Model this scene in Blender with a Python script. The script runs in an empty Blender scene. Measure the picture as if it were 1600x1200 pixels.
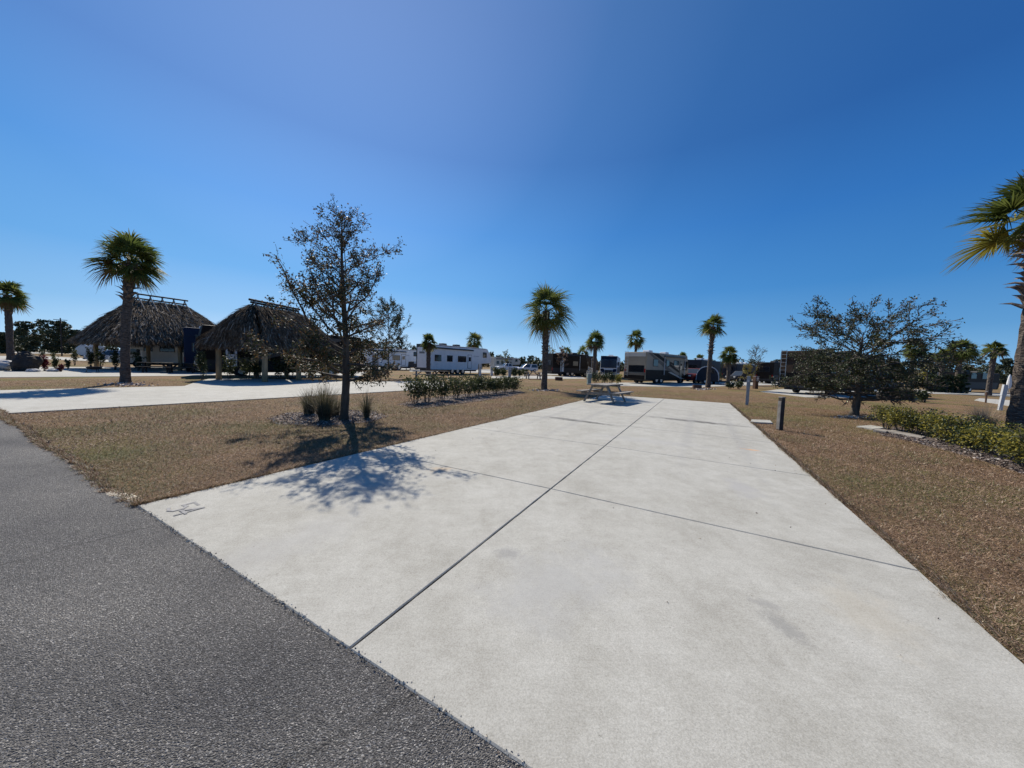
import bpy, bmesh, math, random
import numpy as np
from mathutils import Vector, Matrix
R = math.radians
sc = bpy.context.scene
COL = sc.collection
# ------------------------------------------------------------------ camera
F, HY, ROLL, CH = 520.0, 570.0, R(1.9), 1.6          # focal length and horizon for a 1600 px wide frame, roll, eye height
PIT = -math.atan((600 - HY) / F)
cam = bpy.data.cameras.new('camera'); camo = bpy.data.objects.new('camera', cam); COL.objects.link(camo)
cam.sensor_width = 36; cam.lens = 36 * F / 1600; cam.clip_start = .05; cam.clip_end = 4000
fw = Vector((0, math.cos(PIT), math.sin(PIT))); up0 = Vector((0, -math.sin(PIT), math.cos(PIT))); rt0 = Vector((1, 0, 0))
cr, sr = math.cos(ROLL), math.sin(ROLL)
rt = rt0 * cr + up0 * sr; up = up0 * cr - rt0 * sr
camo.matrix_world = Matrix(((rt.x, up.x, -fw.x, 0), (rt.y, up.y, -fw.y, 0), (rt.z, up.z, -fw.z, CH), (0, 0, 0, 1)))
sc.camera = camo
# ------------------------------------------------------------------ light
SUN_AZ, SUN_EL, EXPO = R(-30.5), R(44), .3
w = bpy.data.worlds.new("World"); sc.world = w; w.use_nodes = True
nt = w.node_tree; bg = nt.nodes['Background']
sky = nt.nodes.new('ShaderNodeTexSky'); sky.sky_type = 'NISHITA'; sky.sun_disc = False
sky.sun_elevation = SUN_EL; sky.sun_rotation = SUN_AZ
sky.air_density = 1.0; sky.dust_density = 0.3; sky.ozone_density = 2.5; sky.altitude = 0
hs = nt.nodes.new('ShaderNodeHueSaturation'); hs.inputs['Saturation'].default_value = 1.25; hs.inputs['Value'].default_value = 1.0
nt.links.new(sky.outputs[0], hs.inputs['Color'])
# clear winter sky: the scattering model is pulled towards the deep blue of the day, by height above the horizon and by distance from the sun
def wramp(src, stops):
    r_ = nt.nodes.new('ShaderNodeValToRGB'); e_ = r_.color_ramp.elements; nt.links.new(src, r_.inputs[0])
    e_[0].position = stops[0][0]; e_[0].color = (*stops[0][1], 1); e_[1].position = stops[-1][0]; e_[1].color = (*stops[-1][1], 1)
    for p_, c_ in stops[1:-1]:
        q_ = e_.new(p_); q_.color = (*c_, 1)
    return r_.outputs[0]
wtc = nt.nodes.new('ShaderNodeTexCoord'); wsep = nt.nodes.new('ShaderNodeSeparateXYZ'); nt.links.new(wtc.outputs['Generated'], wsep.inputs[0])
zc = wramp(wsep.outputs[2], [(0, (.273, .55, .842)), (.1, (.113, .341, .678)), (.2, (.053, .24, .60)), (.35, (.0285, .162, .50)), (.5, (.019, .105, .36)), (.7, (.019, .092, .305))])
wdt = nt.nodes.new('ShaderNodeVectorMath'); wdt.operation = 'DOT_PRODUCT'; nt.links.new(wtc.outputs['Generated'], wdt.inputs[0])
wdt.inputs[1].default_value = (math.sin(SUN_AZ) * math.cos(SUN_EL), math.cos(SUN_AZ) * math.cos(SUN_EL), math.sin(SUN_EL))
qc = wramp(wdt.outputs['Value'], [(q_, tuple(v / 10 for v in c_)) for q_, c_ in [(0, (1, 1, 1)), (.3, (1.13, 1.07, 1.04)), (.5, (1.41, 1.22, 1.13)), (.7, (2.09, 1.52, 1.29)), (.85, (3.76, 2.08, 1.58)), (.93, (6.3, 2.7, 1.88)), (1, (9, 3.4, 2.2))]])
def wmul(a_, b_):
    m_ = nt.nodes.new('ShaderNodeMix'); m_.data_type = 'RGBA'; m_.blend_type = 'MULTIPLY'; m_.inputs[0].default_value = 1; nt.links.new(a_, m_.inputs[6])
    if isinstance(b_, tuple): m_.inputs[7].default_value = b_
    else: nt.links.new(b_, m_.inputs[7])
    return m_.outputs[2]
SKYK = 9.5 / .075 / 2 ** EXPO
wsc = wmul(wmul(zc, qc), (SKYK, SKYK, SKYK, 1))
wmx = nt.nodes.new('ShaderNodeMix'); wmx.data_type = 'RGBA'; wmx.inputs[0].default_value = .97; nt.links.new(hs.outputs[0], wmx.inputs[6]); nt.links.new(wsc, wmx.inputs[7])
nt.links.new(wmx.outputs[2], bg.inputs[0]); bg.inputs[1].default_value = 0.075
sl = bpy.data.lights.new('sun', 'SUN'); sl.energy = 4.7; sl.angle = R(.5); sl.color = (1, .93, .81)
so = bpy.data.objects.new('sun', sl); COL.objects.link(so)
sd = Vector((math.sin(SUN_AZ) * math.cos(SUN_EL), math.cos(SUN_AZ) * math.cos(SUN_EL), math.sin(SUN_EL)))
so.rotation_euler = sd.to_track_quat('Z', 'Y').to_euler(); so.location = (0, 0, 30)
sc.view_settings.view_transform = 'Standard'; sc.view_settings.look = 'None'
sc.view_settings.exposure = EXPO; sc.view_settings.gamma = 1; sc.view_settings.use_curve_mapping = False

# ------------------------------------------------------------------ helpers
def ray(px, py):
    u = (px - 800) / F; v = (600 - py) / F
    return fw + rt * u + up * v
def at(px, py, z=0.0):
    d = ray(px, py); t = (z - CH) / d.z
    return Vector((d.x * t, d.y * t, z))
def horizon(px):
    lo, hi = 300, 900
    for _ in range(30):
        m = (lo + hi) / 2
        if ray(px, m).z > 0: lo = m
        else: hi = m
    return lo
def top_at(p, px, py):        # height of the point seen at (px,py) above the ground point p
    d = ray(px, py); k = math.hypot(p[0], p[1]) / math.hypot(d.x, d.y)
    return CH + d.z * k
def tag(o, label, cat, group=None):
    o['label'] = label; o['category'] = cat
    if group: o['group'] = group
    return o
def empty(name, label, cat, loc, rz=0, group=None):
    o = bpy.data.objects.new(name, None); COL.objects.link(o)
    o.location = loc; o.rotation_euler = (0, 0, rz); o.empty_display_size = .2
    return tag(o, label, cat, group)
def dup(root, loc, rz, label, group=None):
    r = root.copy(); COL.objects.link(r); r.location = loc; r.rotation_euler = (0, 0, rz); r['label'] = label
    if group: r['group'] = group
    for ch in list(root.children):
        c = ch.copy(); COL.objects.link(c); c.parent = r
        for g in list(ch.children):
            d = g.copy(); COL.objects.link(d); d.parent = c
    return r
class MB:
    def __init__(s): s.v = []; s.f = []; s.m = []; s.mi = 0
    def add(s, vs, fs):
        b = len(s.v); s.v += [tuple(x) for x in vs]
        for f in fs: s.f.append(tuple(i + b for i in f)); s.m.append(s.mi)
        return s
    def box(s, x0, x1, y0, y1, z0, z1, M=None):
        vs = [Vector(p) for p in ((x0,y0,z0),(x1,y0,z0),(x1,y1,z0),(x0,y1,z0),(x0,y0,z1),(x1,y0,z1),(x1,y1,z1),(x0,y1,z1))]
        if M is not None: vs = [M @ p for p in vs]
        return s.add(vs, [(0,3,2,1),(4,5,6,7),(0,1,5,4),(1,2,6,5),(2,3,7,6),(3,0,4,7)])
    def bar(s, p0, p1, wd, ht, upv=(0, 0, 1)):
        p0 = Vector(p0); p1 = Vector(p1); d = (p1 - p0); L = d.length; d.normalize()
        sd_ = d.cross(Vector(upv))
        if sd_.length < 1e-4: sd_ = Vector((1, 0, 0))
        sd_.normalize(); u = sd_.cross(d)
        vs = []
        for p in (p0, p1):
            for a, b in ((-1,-1),(1,-1),(1,1),(-1,1)): vs.append(p + sd_ * a * wd / 2 + u * b * ht / 2)
        return s.add(vs, [(0,1,2,3),(7,6,5,4),(0,4,5,1),(1,5,6,2),(2,6,7,3),(3,7,4,0)])
    def tube(s, pts, rs, n=8, cap=True, wob=0, rng=None):
        pts = [Vector(p) for p in pts]; rings = []
        ref = Vector((1, 0, 0)); vs = []
        for i, p in enumerate(pts):
            d = (pts[min(i + 1, len(pts) - 1)] - pts[max(i - 1, 0)])
            if d.length < 1e-6: d = Vector((0, 0, 1))
            d.normalize()
            a = d.cross(ref)
            if a.length < .1: a = d.cross(Vector((0, 1, 0)))
            a.normalize(); b = d.cross(a)
            for k in range(n):
                t = 2 * math.pi * k / n; r = rs[i] * (1 + (rng.uniform(-wob, wob) if rng else 0))
                vs.append(p + a * math.cos(t) * r + b * math.sin(t) * r)
        fs = []
        for i in range(len(pts) - 1):
            for k in range(n):
                k2 = (k + 1) % n; fs.append((i*n+k, i*n+k2, (i+1)*n+k2, (i+1)*n+k))
        if cap: fs.append(tuple(range(n - 1, -1, -1))); fs.append(tuple((len(pts)-1)*n + k for k in range(n)))
        return s.add(vs, fs)
    def cyl(s, p0, p1, r, n=12, r1=None): return s.tube([p0, p1], [r, r if r1 is None else r1], n)
    def prism(s, prof, y0, y1):       # profile in x,z extruded along y
        n = len(prof); vs = [(x, y0, z) for x, z in prof] + [(x, y1, z) for x, z in prof]
        fs = [tuple(range(n)), tuple(range(2*n-1, n-1, -1))]
        for i in range(n):
            j = (i + 1) % n; fs.append((i, i + n, j + n, j))
        return s.add(vs, fs)
    def lathe(s, prof, n=16, c=(0, 0)):
        vs = []; fs = []
        for r, z in prof:
            for k in range(n):
                t = 2*math.pi*k/n; vs.append((c[0] + r*math.cos(t), c[1] + r*math.sin(t), z))
        for i in range(len(prof)-1):
            for k in range(n):
                k2 = (k+1) % n; fs.append((i*n+k, i*n+k2, (i+1)*n+k2, (i+1)*n+k))
        return s.add(vs, fs)
    def build(s, name, mats, parent=None, smooth=False, bevel=0, loc=None):
        me = bpy.data.meshes.new(name); me.from_pydata(s.v, [], s.f)
        if not isinstance(mats, (list, tuple)): mats = [mats]
        for m in mats: me.materials.append(m)
        if len(mats) > 1: me.polygons.foreach_set('material_index', s.m)
        bm = bmesh.new(); bm.from_mesh(me)
        if bevel:
            es = [e for e in bm.edges if len(e.link_faces) == 2 and e.calc_face_angle(0) > .4]
            bmesh.ops.bevel(bm, geom=es, offset=bevel, segments=2, affect='EDGES', profile=.6)
        bmesh.ops.recalc_face_normals(bm, faces=bm.faces)
        bm.to_mesh(me); bm.free()
        if smooth: me.polygons.foreach_set('use_smooth', [True] * len(me.polygons))
        me.update()
        o = bpy.data.objects.new(name, me); COL.objects.link(o)
        if parent: o.parent = parent
        if loc: o.location = loc
        return o
def mesh_np(name, V, Fc, mats, parent=None, mi=None):    # V (n,3), Fc (m,k) arrays
    me = bpy.data.meshes.new(name); n, (m, k) = len(V), Fc.shape
    me.vertices.add(n); me.vertices.foreach_set('co', np.ascontiguousarray(V, dtype=np.float32).ravel())
    me.loops.add(m * k); me.loops.foreach_set('vertex_index', np.ascontiguousarray(Fc, dtype=np.int32).ravel())
    me.polygons.add(m); me.polygons.foreach_set('loop_start', np.arange(0, m * k, k, dtype=np.int32))
    me.update(calc_edges=True)
    if not isinstance(mats, (list, tuple)): mats = [mats]
    for q in mats: me.materials.append(q)
    if mi is not None: me.polygons.foreach_set('material_index', np.asarray(mi, dtype=np.int32))
    o = bpy.data.objects.new(name, me); COL.objects.link(o)
    if parent: o.parent = parent
    return o
def join_parts(name, chunks, mats, parent=None):          # chunks: (V, F quads, material index)
    Vs, Fs, ms, b = [], [], [], 0
    for V, Fc, m in chunks:
        Vs.append(V); Fs.append(Fc + b); b += len(V)
        ms.append(np.full(len(Fc), m) if np.isscalar(m) else m)
    return mesh_np(name, np.concatenate(Vs), np.concatenate(Fs), mats, parent, np.concatenate(ms))
def leaves(C, size, rng, asp=.5, flat=0., droop=None):    # diamond leaves round centres C
    n = len(C); d = rng.normal(size=(n, 3)); d[:, 2] *= (1 - flat)
    if droop is not None: d += droop
    d /= np.linalg.norm(d, axis=1)[:, None] + 1e-9
    s = np.cross(d, rng.normal(size=(n, 3))); s /= np.linalg.norm(s, axis=1)[:, None] + 1e-9
    L = (size * rng.uniform(.6, 1.3, n))[:, None]
    V = np.stack([C - d*L*.5, C + s*L*asp*.5, C + d*L*.5, C - s*L*asp*.5], 1).reshape(-1, 3)
    return V, np.arange(4*n).reshape(n, 4)

# ------------------------------------------------------------------ materials
def nn(t, typ, **kw):
    n = t.nodes.new(typ)
    for k, v in kw.items(): setattr(n, k, v)
    return n
def pm(name, c1, c2=None, scale=6, rough=.75, bump=0, bscale=40, metal=0, spec=.4, coat=0, c3=None, s3=.7, trans=0, detail=6, stretch=None, lo=.35, hi=.65, bdist=.02):
    m = bpy.data.materials.new(name); m.use_nodes = True; t = m.node_tree; b = t.nodes['Principled BSDF']
    b.inputs['Roughness'].default_value = rough; b.inputs['Metallic'].default_value = metal
    b.inputs['Specular IOR Level'].default_value = spec; b.inputs['Coat Weight'].default_value = coat
    if c2 is None: c2 = tuple(x * .82 for x in c1)
    tc = nn(t, 'ShaderNodeTexCoord'); vec = tc.outputs['Object']
    if stretch:
        mp = nn(t, 'ShaderNodeMapping'); mp.inputs['Scale'].default_value = stretch; t.links.new(vec, mp.inputs[0]); vec = mp.outputs[0]
    no = nn(t, 'ShaderNodeTexNoise'); no.inputs['Scale'].default_value = scale; no.inputs['Detail'].default_value = detail
    t.links.new(vec, no.inputs['Vector'])
    cr_ = nn(t, 'ShaderNodeValToRGB'); cr_.color_ramp.elements[0].position = lo; cr_.color_ramp.elements[1].position = hi
    cr_.color_ramp.elements[0].color = (*c1, 1); cr_.color_ramp.elements[1].color = (*c2, 1)
    t.links.new(no.outputs[0], cr_.inputs[0]); out = cr_.outputs[0]
    if c3:
        n3 = nn(t, 'ShaderNodeTexNoise'); n3.inputs['Scale'].default_value = s3; n3.inputs['Detail'].default_value = 5
        t.links.new(tc.outputs['Object'], n3.inputs['Vector'])
        r3 = nn(t, 'ShaderNodeValToRGB'); r3.color_ramp.elements[0].position = .45; r3.color_ramp.elements[1].position = .68
        t.links.new(n3.outputs[0], r3.inputs[0])
        mx = nn(t, 'ShaderNodeMix', data_type='RGBA'); t.links.new(r3.outputs[0], mx.inputs[0]); t.links.new(out, mx.inputs[6]); mx.inputs[7].default_value = (*c3, 1)
        out = mx.outputs[2]
    t.links.new(out, b.inputs['Base Color'])
    if bump:
        nb = nn(t, 'ShaderNodeTexNoise'); nb.inputs['Scale'].default_value = bscale; nb.inputs['Detail'].default_value = 8
        t.links.new(vec, nb.inputs['Vector'])
        bp = nn(t, 'ShaderNodeBump'); bp.inputs['Strength'].default_value = bump; bp.inputs['Distance'].default_value = bdist
        t.links.new(nb.outputs[0], bp.inputs['Height']); t.links.new(bp.outputs[0], b.inputs['Normal'])
    if trans:
        tr = nn(t, 'ShaderNodeBsdfTranslucent'); t.links.new(out, tr.inputs[0])
        ms = nn(t, 'ShaderNodeMixShader'); ms.inputs[0].default_value = trans
        t.links.new(b.outputs[0], ms.inputs[1]); t.links.new(tr.outputs[0], ms.inputs[2]); t.links.new(ms.outputs[0], t.nodes['Material Output'].inputs[0])
    return m
M = {}
M['oak_leaf'] = pm('oak leaf', (.04, .052, .02), (.08, .085, .036), 3, .55, spec=.35, trans=.18)
M['oak_leaf_brown'] = pm('brown oak leaf', (.13, .075, .035), (.22, .14, .07), 3, .6, trans=.25)
M['bark'] = pm('bark', (.13, .105, .08), (.055, .045, .035), 9, .95, .6, 30, stretch=(1, 1, .25))
M['twig'] = pm('twig', (.11, .09, .075), (.06, .05, .04), 9, .9)
M['palm_leaf'] = pm('palm leaf', (.085, .12, .028), (.155, .175, .045), 1.3, .6, spec=.25, trans=.45)
M['palm_leaf_old'] = pm('dry palm leaf', (.20, .13, .05), (.13, .09, .045), 2, .7, trans=.25)
M['palm_leaf_yellow'] = pm('yellowing palm leaf', (.26, .23, .04), (.17, .17, .035), 2, .6, spec=.25, trans=.35)
M['palm_bark'] = pm('palm bark', (.19, .155, .125), (.055, .043, .036), 7, .95, 1., 9, stretch=(1, 1, 3.5), lo=.3, hi=.62, bdist=.06)
M['palm_boot'] = pm('palm boot', (.24, .20, .17), (.11, .085, .07), 8, .85, .4, 20)
M['thatch'] = pm('thatch', (.17, .13, .09), (.065, .048, .035), 5, 1., spec=.05, trans=.08)
M['thatch_lit'] = pm('lit thatch', (.42, .36, .29), (.22, .18, .14), 5, 1., spec=.1)  # paler colour painted in for the bits of thatch that catch sunlight
M['thatch_base'] = pm('thatch base', (.05, .04, .03), (.025, .02, .016), 5, .95)
M['log'] = pm('log', (.42, .30, .17), (.24, .17, .10), 6, .85, .3, 25, stretch=(1, 1, .2))
M['dark_log'] = pm('dark log', (.06, .045, .035), (.03, .024, .02), 6, .85)
M['grey_wood'] = pm('weathered wood', (.33, .30, .26), (.19, .17, .15), 5, .9, .3, 30, stretch=(.25, 1, 1))
M['dark_wood'] = pm('dark wood', (.05, .042, .036), (.03, .025, .022), 5, .85)
M['concrete_grey'] = pm('block concrete', (.34, .33, .31), (.24, .23, .22), 6, .9, .3, 60)
M['white'] = pm('white gelcoat', (.80, .80, .78), (.72, .72, .70), 1.3, .45, spec=.3, coat=.04)
M['cream'] = pm('cream gelcoat', (.62, .57, .47), (.55, .50, .42), 1.3, .5, spec=.3, coat=.04)
M['tan'] = pm('tan gelcoat', (.36, .295, .21), (.31, .255, .18), 1.3, .5, spec=.3, coat=.04)
M['taupe'] = pm('taupe paint', (.17, .145, .115), (.14, .12, .10), 1.3, .5, spec=.12, coat=.0)
M['brown'] = pm('brown paint', (.06, .042, .031), (.05, .035, .026), 1.3, .5, spec=.12, coat=.0)
M['dark_brown'] = pm('dark brown paint', (.02, .015, .012), (.016, .012, .01), 1.3, .5, spec=.12, coat=.0)
M['black'] = pm('black plastic', (.02, .02, .022), (.028, .028, .03), 4, .5)
M['rubber'] = pm('rubber', (.022, .022, .022), (.03, .03, .03), 9, .9)
M['chrome'] = pm('bright metal', (.62, .62, .63), (.52, .52, .53), 4, .3, metal=1)
M['glass'] = pm('tinted glass', (.012, .014, .017), (.016, .018, .022), 2, .06, spec=.7)
M['clear_glass'] = pm('car glass', (.03, .037, .042), (.04, .047, .052), 2, .06, spec=.8)
M['navy'] = pm('navy paint', (.006, .014, .036), (.008, .018, .045), 1.5, .5, spec=.12, coat=.0)
M['blue'] = pm('blue paint', (.03, .10, .26), (.035, .11, .29), 1.5, .5, spec=.12, coat=.0)
M['coach_glass'] = pm('blue coach glass', (.005, .014, .042), (.006, .018, .05), 2, .12, spec=.4)
M['silver'] = pm('silver paint', (.45, .46, .48), (.4, .41, .43), 1.5, .35, metal=.3, coat=.3)
M['car_white'] = pm('white car paint', (.78, .78, .78), (.72, .72, .72), 1.5, .3, coat=.4)
M['car_dark'] = pm('dark car paint', (.03, .034, .045), (.04, .044, .055), 1.5, .5, spec=.12, coat=.0)
M['car_red'] = pm('dark red paint', (.16, .02, .022), (.13, .017, .02), 1.5, .5, spec=.12, coat=.0)
M['red_lens'] = pm('red lens', (.35, .015, .012), None, 3, .25)
M['lamp_lens'] = pm('lamp lens', (.75, .75, .72), None, 3, .15)
M['grey_paint'] = pm('grey enamel', (.30, .325, .35), (.25, .27, .29), 5, .55)
M['pale_grey'] = pm('pale grey enamel', (.52, .54, .56), (.46, .48, .5), 5, .5)
M['green_grey'] = pm('grey green enamel', (.25, .31, .28), (.21, .26, .24), 5, .55)
M['rust_brown'] = pm('rusty metal', (.11, .055, .035), (.06, .035, .026), 7, .8)
M['shrub'] = pm('shrub leaf', (.055, .07, .024), (.11, .115, .045), 2.5, .55, spec=.3, trans=.3)
M['shrub_dark'] = pm('dark shrub leaf', (.03, .05, .018), (.06, .08, .03), 2.5, .5, trans=.18)
M['shrub_yellow'] = pm('yellow shrub leaf', (.38, .32, .05), (.15, .15, .035), 2.2, .55, spec=.3, trans=.35)
M['shrub_red'] = pm('red shrub leaf', (.16, .022, .03), (.10, .02, .025), 2.5, .5, trans=.25)
M['hedge_pink'] = pm('pinkish dry leaf', (.30, .19, .14), (.22, .14, .10), 3, .6, trans=.3)
M['reed'] = pm('reed blade', (.10, .10, .055), (.19, .165, .10), 3, .7, trans=.25)
M['reed_pale'] = pm('reed plume', (.42, .35, .26), (.30, .25, .18), 3, .8, trans=.3)
M['reed_dark'] = pm('reed base', (.05, .045, .03), (.08, .07, .045), 3, .8, trans=.1)
M['mulch'] = pm('mulch', (.17, .13, .11), (.07, .052, .045), 14, .95, .8, 30)
M['mulch_chip'] = pm('bark chip', (.30, .25, .22), (.10, .075, .065), 6, .9)
M['chip_pale'] = pm('pale chip', (.62, .57, .52), (.45, .41, .37), 6, .85)
M['sand'] = pm('sand', (.62, .56, .46), (.48, .42, .33), 6, .95, .4, 40)
M['rock_white'] = pm('white rock', (.55, .54, .53), (.38, .37, .36), 5, .9, .4, 12)
M['rock_dark'] = pm('dark rock', (.025, .022, .02), (.045, .038, .032), 5, .9, .5, 10)
M['far_leaf'] = pm('far foliage', (.035, .05, .022), (.075, .09, .04), .35, .6, trans=.12)
M['pine_leaf'] = pm('pine needles', (.03, .045, .02), (.055, .07, .03), .8, .6, trans=.1)
M['canvas_white'] = pm('white canvas', (.78, .78, .77), (.7, .7, .69), 4, .8)
M['stripe_grey'] = pm('grey stripe', (.12, .12, .13), (.14, .14, .15), 2, .4)
M['paint_grey'] = pm('faded grey paint', (.20, .195, .19), (.36, .35, .34), 22, .85, lo=.3, hi=.7)
M['paint_orange'] = pm('orange marking paint', (.62, .36, .22), (.55, .50, .44), 14, .85, lo=.45, hi=.6)
M['frame_white'] = pm('window frame', (.6, .6, .6), None, 3, .5)
for i, c in enumerate([((.43, .30, .20), (.31, .205, .13)), ((.21, .128, .078), (.125, .076, .046)), ((.135, .135, .05), (.18, .16, .07)), ((.62, .52, .38), (.50, .41, .29))]):
    M['blade%d' % i] = pm(['straw', 'brown', 'green', 'pale'][i] + ' grass', c[0], c[1], 1.7, .8, trans=.2)

# ---- ground, asphalt and concrete get richer node trees
def ground_material():
    m = bpy.data.materials.new('dormant grass ground'); m.use_nodes = True; t = m.node_tree; b = t.nodes['Principled BSDF']
    b.inputs['Roughness'].default_value = .95; b.inputs['Specular IOR Level'].default_value = .15
    tc = nn(t, 'ShaderNodeTexCoord'); P = tc.outputs['Object']
    def noise(s, d=6, r=.6):
        n = nn(t, 'ShaderNodeTexNoise'); n.inputs['Scale'].default_value = s; n.inputs['Detail'].default_value = d; n.inputs['Roughness'].default_value = r
        t.links.new(P, n.inputs['Vector']); return n.outputs[0]
    def ramp(src, stops):
        r = nn(t, 'ShaderNodeValToRGB'); e = r.color_ramp.elements
        e[0].position, e[1].position = stops[0][0], stops[-1][0]; e[0].color = (*stops[0][1], 1); e[1].color = (*stops[-1][1], 1)
        for p, c in stops[1:-1]:
            q = e.new(p); q.color = (*c, 1)
        t.links.new(src, r.inputs[0]); return r.outputs[0]
    def mix(f, a, c, mode='MIX'):
        x = nn(t, 'ShaderNodeMix', data_type='RGBA', blend_type=mode)
        for i, s in ((0, f), (6, a), (7, c)):
            if hasattr(s, 'links') or hasattr(s, 'is_linked'): t.links.new(s, x.inputs[i])
            else: x.inputs[i].default_value = s
        return x.outputs[2]
    fine = ramp(noise(30, 10, .8), [(.3, (.055, .035, .021)), (.5, (.20, .134, .082)), (.68, (.41, .31, .215))])
    big = ramp(noise(.9, 8, .75), [(.3, (.66, .62, .58)), (.5, (1, .93, .81)), (.7, (1.25, 1.15, 1.0))])
    c = mix(1.0, fine, big, 'MULTIPLY')
    gm = ramp(noise(.33, 7, .7), [(.46, (0, 0, 0)), (.62, (.85, .85, .85))])
    c = mix(gm, c, mix(1., fine, (.72, .95, .48, 1), 'MULTIPLY'))
    rm = ramp(noise(1.1, 6, .7), [(.6, (0, 0, 0)), (.75, (.6, .6, .6))])
    c = mix(rm, c, (.19, .10, .055, 1))
    t.links.new(c, b.inputs['Base Color'])
    bp = nn(t, 'ShaderNodeBump'); bp.inputs['Strength'].default_value = .9; bp.inputs['Distance'].default_value = .05
    t.links.new(noise(30, 10, .75), bp.inputs['Height']); t.links.new(bp.outputs[0], b.inputs['Normal'])
    return m
def asphalt_material():
    m = bpy.data.materials.new('worn asphalt'); m.use_nodes = True; t = m.node_tree; b = t.nodes['Principled BSDF']
    b.inputs['Roughness'].default_value = .8; b.inputs['Specular IOR Level'].default_value = .3
    tc = nn(t, 'ShaderNodeTexCoord'); P = tc.outputs['Object']
    vo = nn(t, 'ShaderNodeTexVoronoi'); vo.inputs['Scale'].default_value = 190; t.links.new(P, vo.inputs['Vector'])
    sep = nn(t, 'ShaderNodeSeparateColor'); t.links.new(vo.outputs['Color'], sep.inputs[0])
    r = nn(t, 'ShaderNodeValToRGB'); e = r.color_ramp.elements
    e[0].position = .0; e[0].color = (.06, .057, .054, 1); e[1].position = 1; e[1].color = (.47, .45, .42, 1)
    q = e.new(.55); q.color = (.148, .140, .131, 1); q = e.new(.88); q.color = (.215, .205, .192, 1)
    t.links.new(sep.outputs[0], r.inputs[0])
    n = nn(t, 'ShaderNodeTexNoise'); n.inputs['Scale'].default_value = .9; n.inputs['Detail'].default_value = 6; t.links.new(P, n.inputs['Vector'])
    r2 = nn(t, 'ShaderNodeValToRGB'); r2.color_ramp.elements[0].position = .3; r2.color_ramp.elements[1].position = .7
    r2.color_ramp.elements[0].color = (.72, .72, .74, 1); r2.color_ramp.elements[1].color = (1.2, 1.19, 1.17, 1); t.links.new(n.outputs[0], r2.inputs[0])
    x = nn(t, 'ShaderNodeMix', data_type='RGBA', blend_type='MULTIPLY'); x.inputs[0].default_value = 1
    t.links.new(r.outputs[0], x.inputs[6]); t.links.new(r2.outputs[0], x.inputs[7])
    mpw = nn(t, 'ShaderNodeMapping'); mpw.inputs['Rotation'].default_value = (0, 0, R(28)); mpw.inputs['Scale'].default_value = (.06, .75, 1); t.links.new(P, mpw.inputs[0])
    nw = nn(t, 'ShaderNodeTexNoise'); nw.inputs['Scale'].default_value = 1.6; nw.inputs['Detail'].default_value = 5; t.links.new(mpw.outputs[0], nw.inputs['Vector'])
    rw = nn(t, 'ShaderNodeValToRGB'); rw.color_ramp.elements[0].position = .35; rw.color_ramp.elements[1].position = .65; rw.color_ramp.elements[0].color = (.78, .78, .79, 1); rw.color_ramp.elements[1].color = (1.15, 1.14, 1.12, 1); t.links.new(nw.outputs[0], rw.inputs[0])
    xw = nn(t, 'ShaderNodeMix', data_type='RGBA', blend_type='MULTIPLY'); xw.inputs[0].default_value = 1; t.links.new(x.outputs[2], xw.inputs[6]); t.links.new(rw.outputs[0], xw.inputs[7])
    nd = nn(t, 'ShaderNodeTexNoise'); nd.inputs['Scale'].default_value = 1.2; nd.inputs['Detail'].default_value = 4; t.links.new(P, nd.inputs['Vector'])
    mv = nn(t, 'ShaderNodeMix', data_type='RGBA'); mv.inputs[0].default_value = .25; t.links.new(P, mv.inputs[6]); t.links.new(nd.outputs['Color'], mv.inputs[7])
    vc = nn(t, 'ShaderNodeTexVoronoi', feature='DISTANCE_TO_EDGE'); vc.inputs['Scale'].default_value = .42; t.links.new(mv.outputs[2], vc.inputs['Vector'])
    rc = nn(t, 'ShaderNodeValToRGB'); rc.color_ramp.elements[0].position = .0; rc.color_ramp.elements[1].position = .006; rc.color_ramp.elements[0].color = (.38, .37, .36, 1); rc.color_ramp.elements[1].color = (1, 1, 1, 1); t.links.new(vc.outputs['Distance'], rc.inputs[0])
    xc = nn(t, 'ShaderNodeMix', data_type='RGBA', blend_type='MULTIPLY'); xc.inputs[0].default_value = .55; t.links.new(xw.outputs[2], xc.inputs[6]); t.links.new(rc.outputs[0], xc.inputs[7])
    t.links.new(xc.outputs[2], b.inputs['Base Color'])
    vb = nn(t, 'ShaderNodeTexVoronoi'); vb.inputs['Scale'].default_value = 160; t.links.new(P, vb.inputs['Vector'])
    n3 = nn(t, 'ShaderNodeTexNoise'); n3.inputs['Scale'].default_value = 45; n3.inputs['Detail'].default_value = 6; t.links.new(P, n3.inputs['Vector'])
    ad = nn(t, 'ShaderNodeMath', operation='ADD'); t.links.new(vb.outputs['Distance'], ad.inputs[0]); t.links.new(n3.outputs[0], ad.inputs[1])
    bp = nn(t, 'ShaderNodeBump'); bp.inputs['Strength'].default_value = .9; bp.inputs['Distance'].default_value = .012; bp.invert = True
    t.links.new(ad.outputs[0], bp.inputs['Height']); t.links.new(bp.outputs[0], b.inputs['Normal'])
    return m
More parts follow.
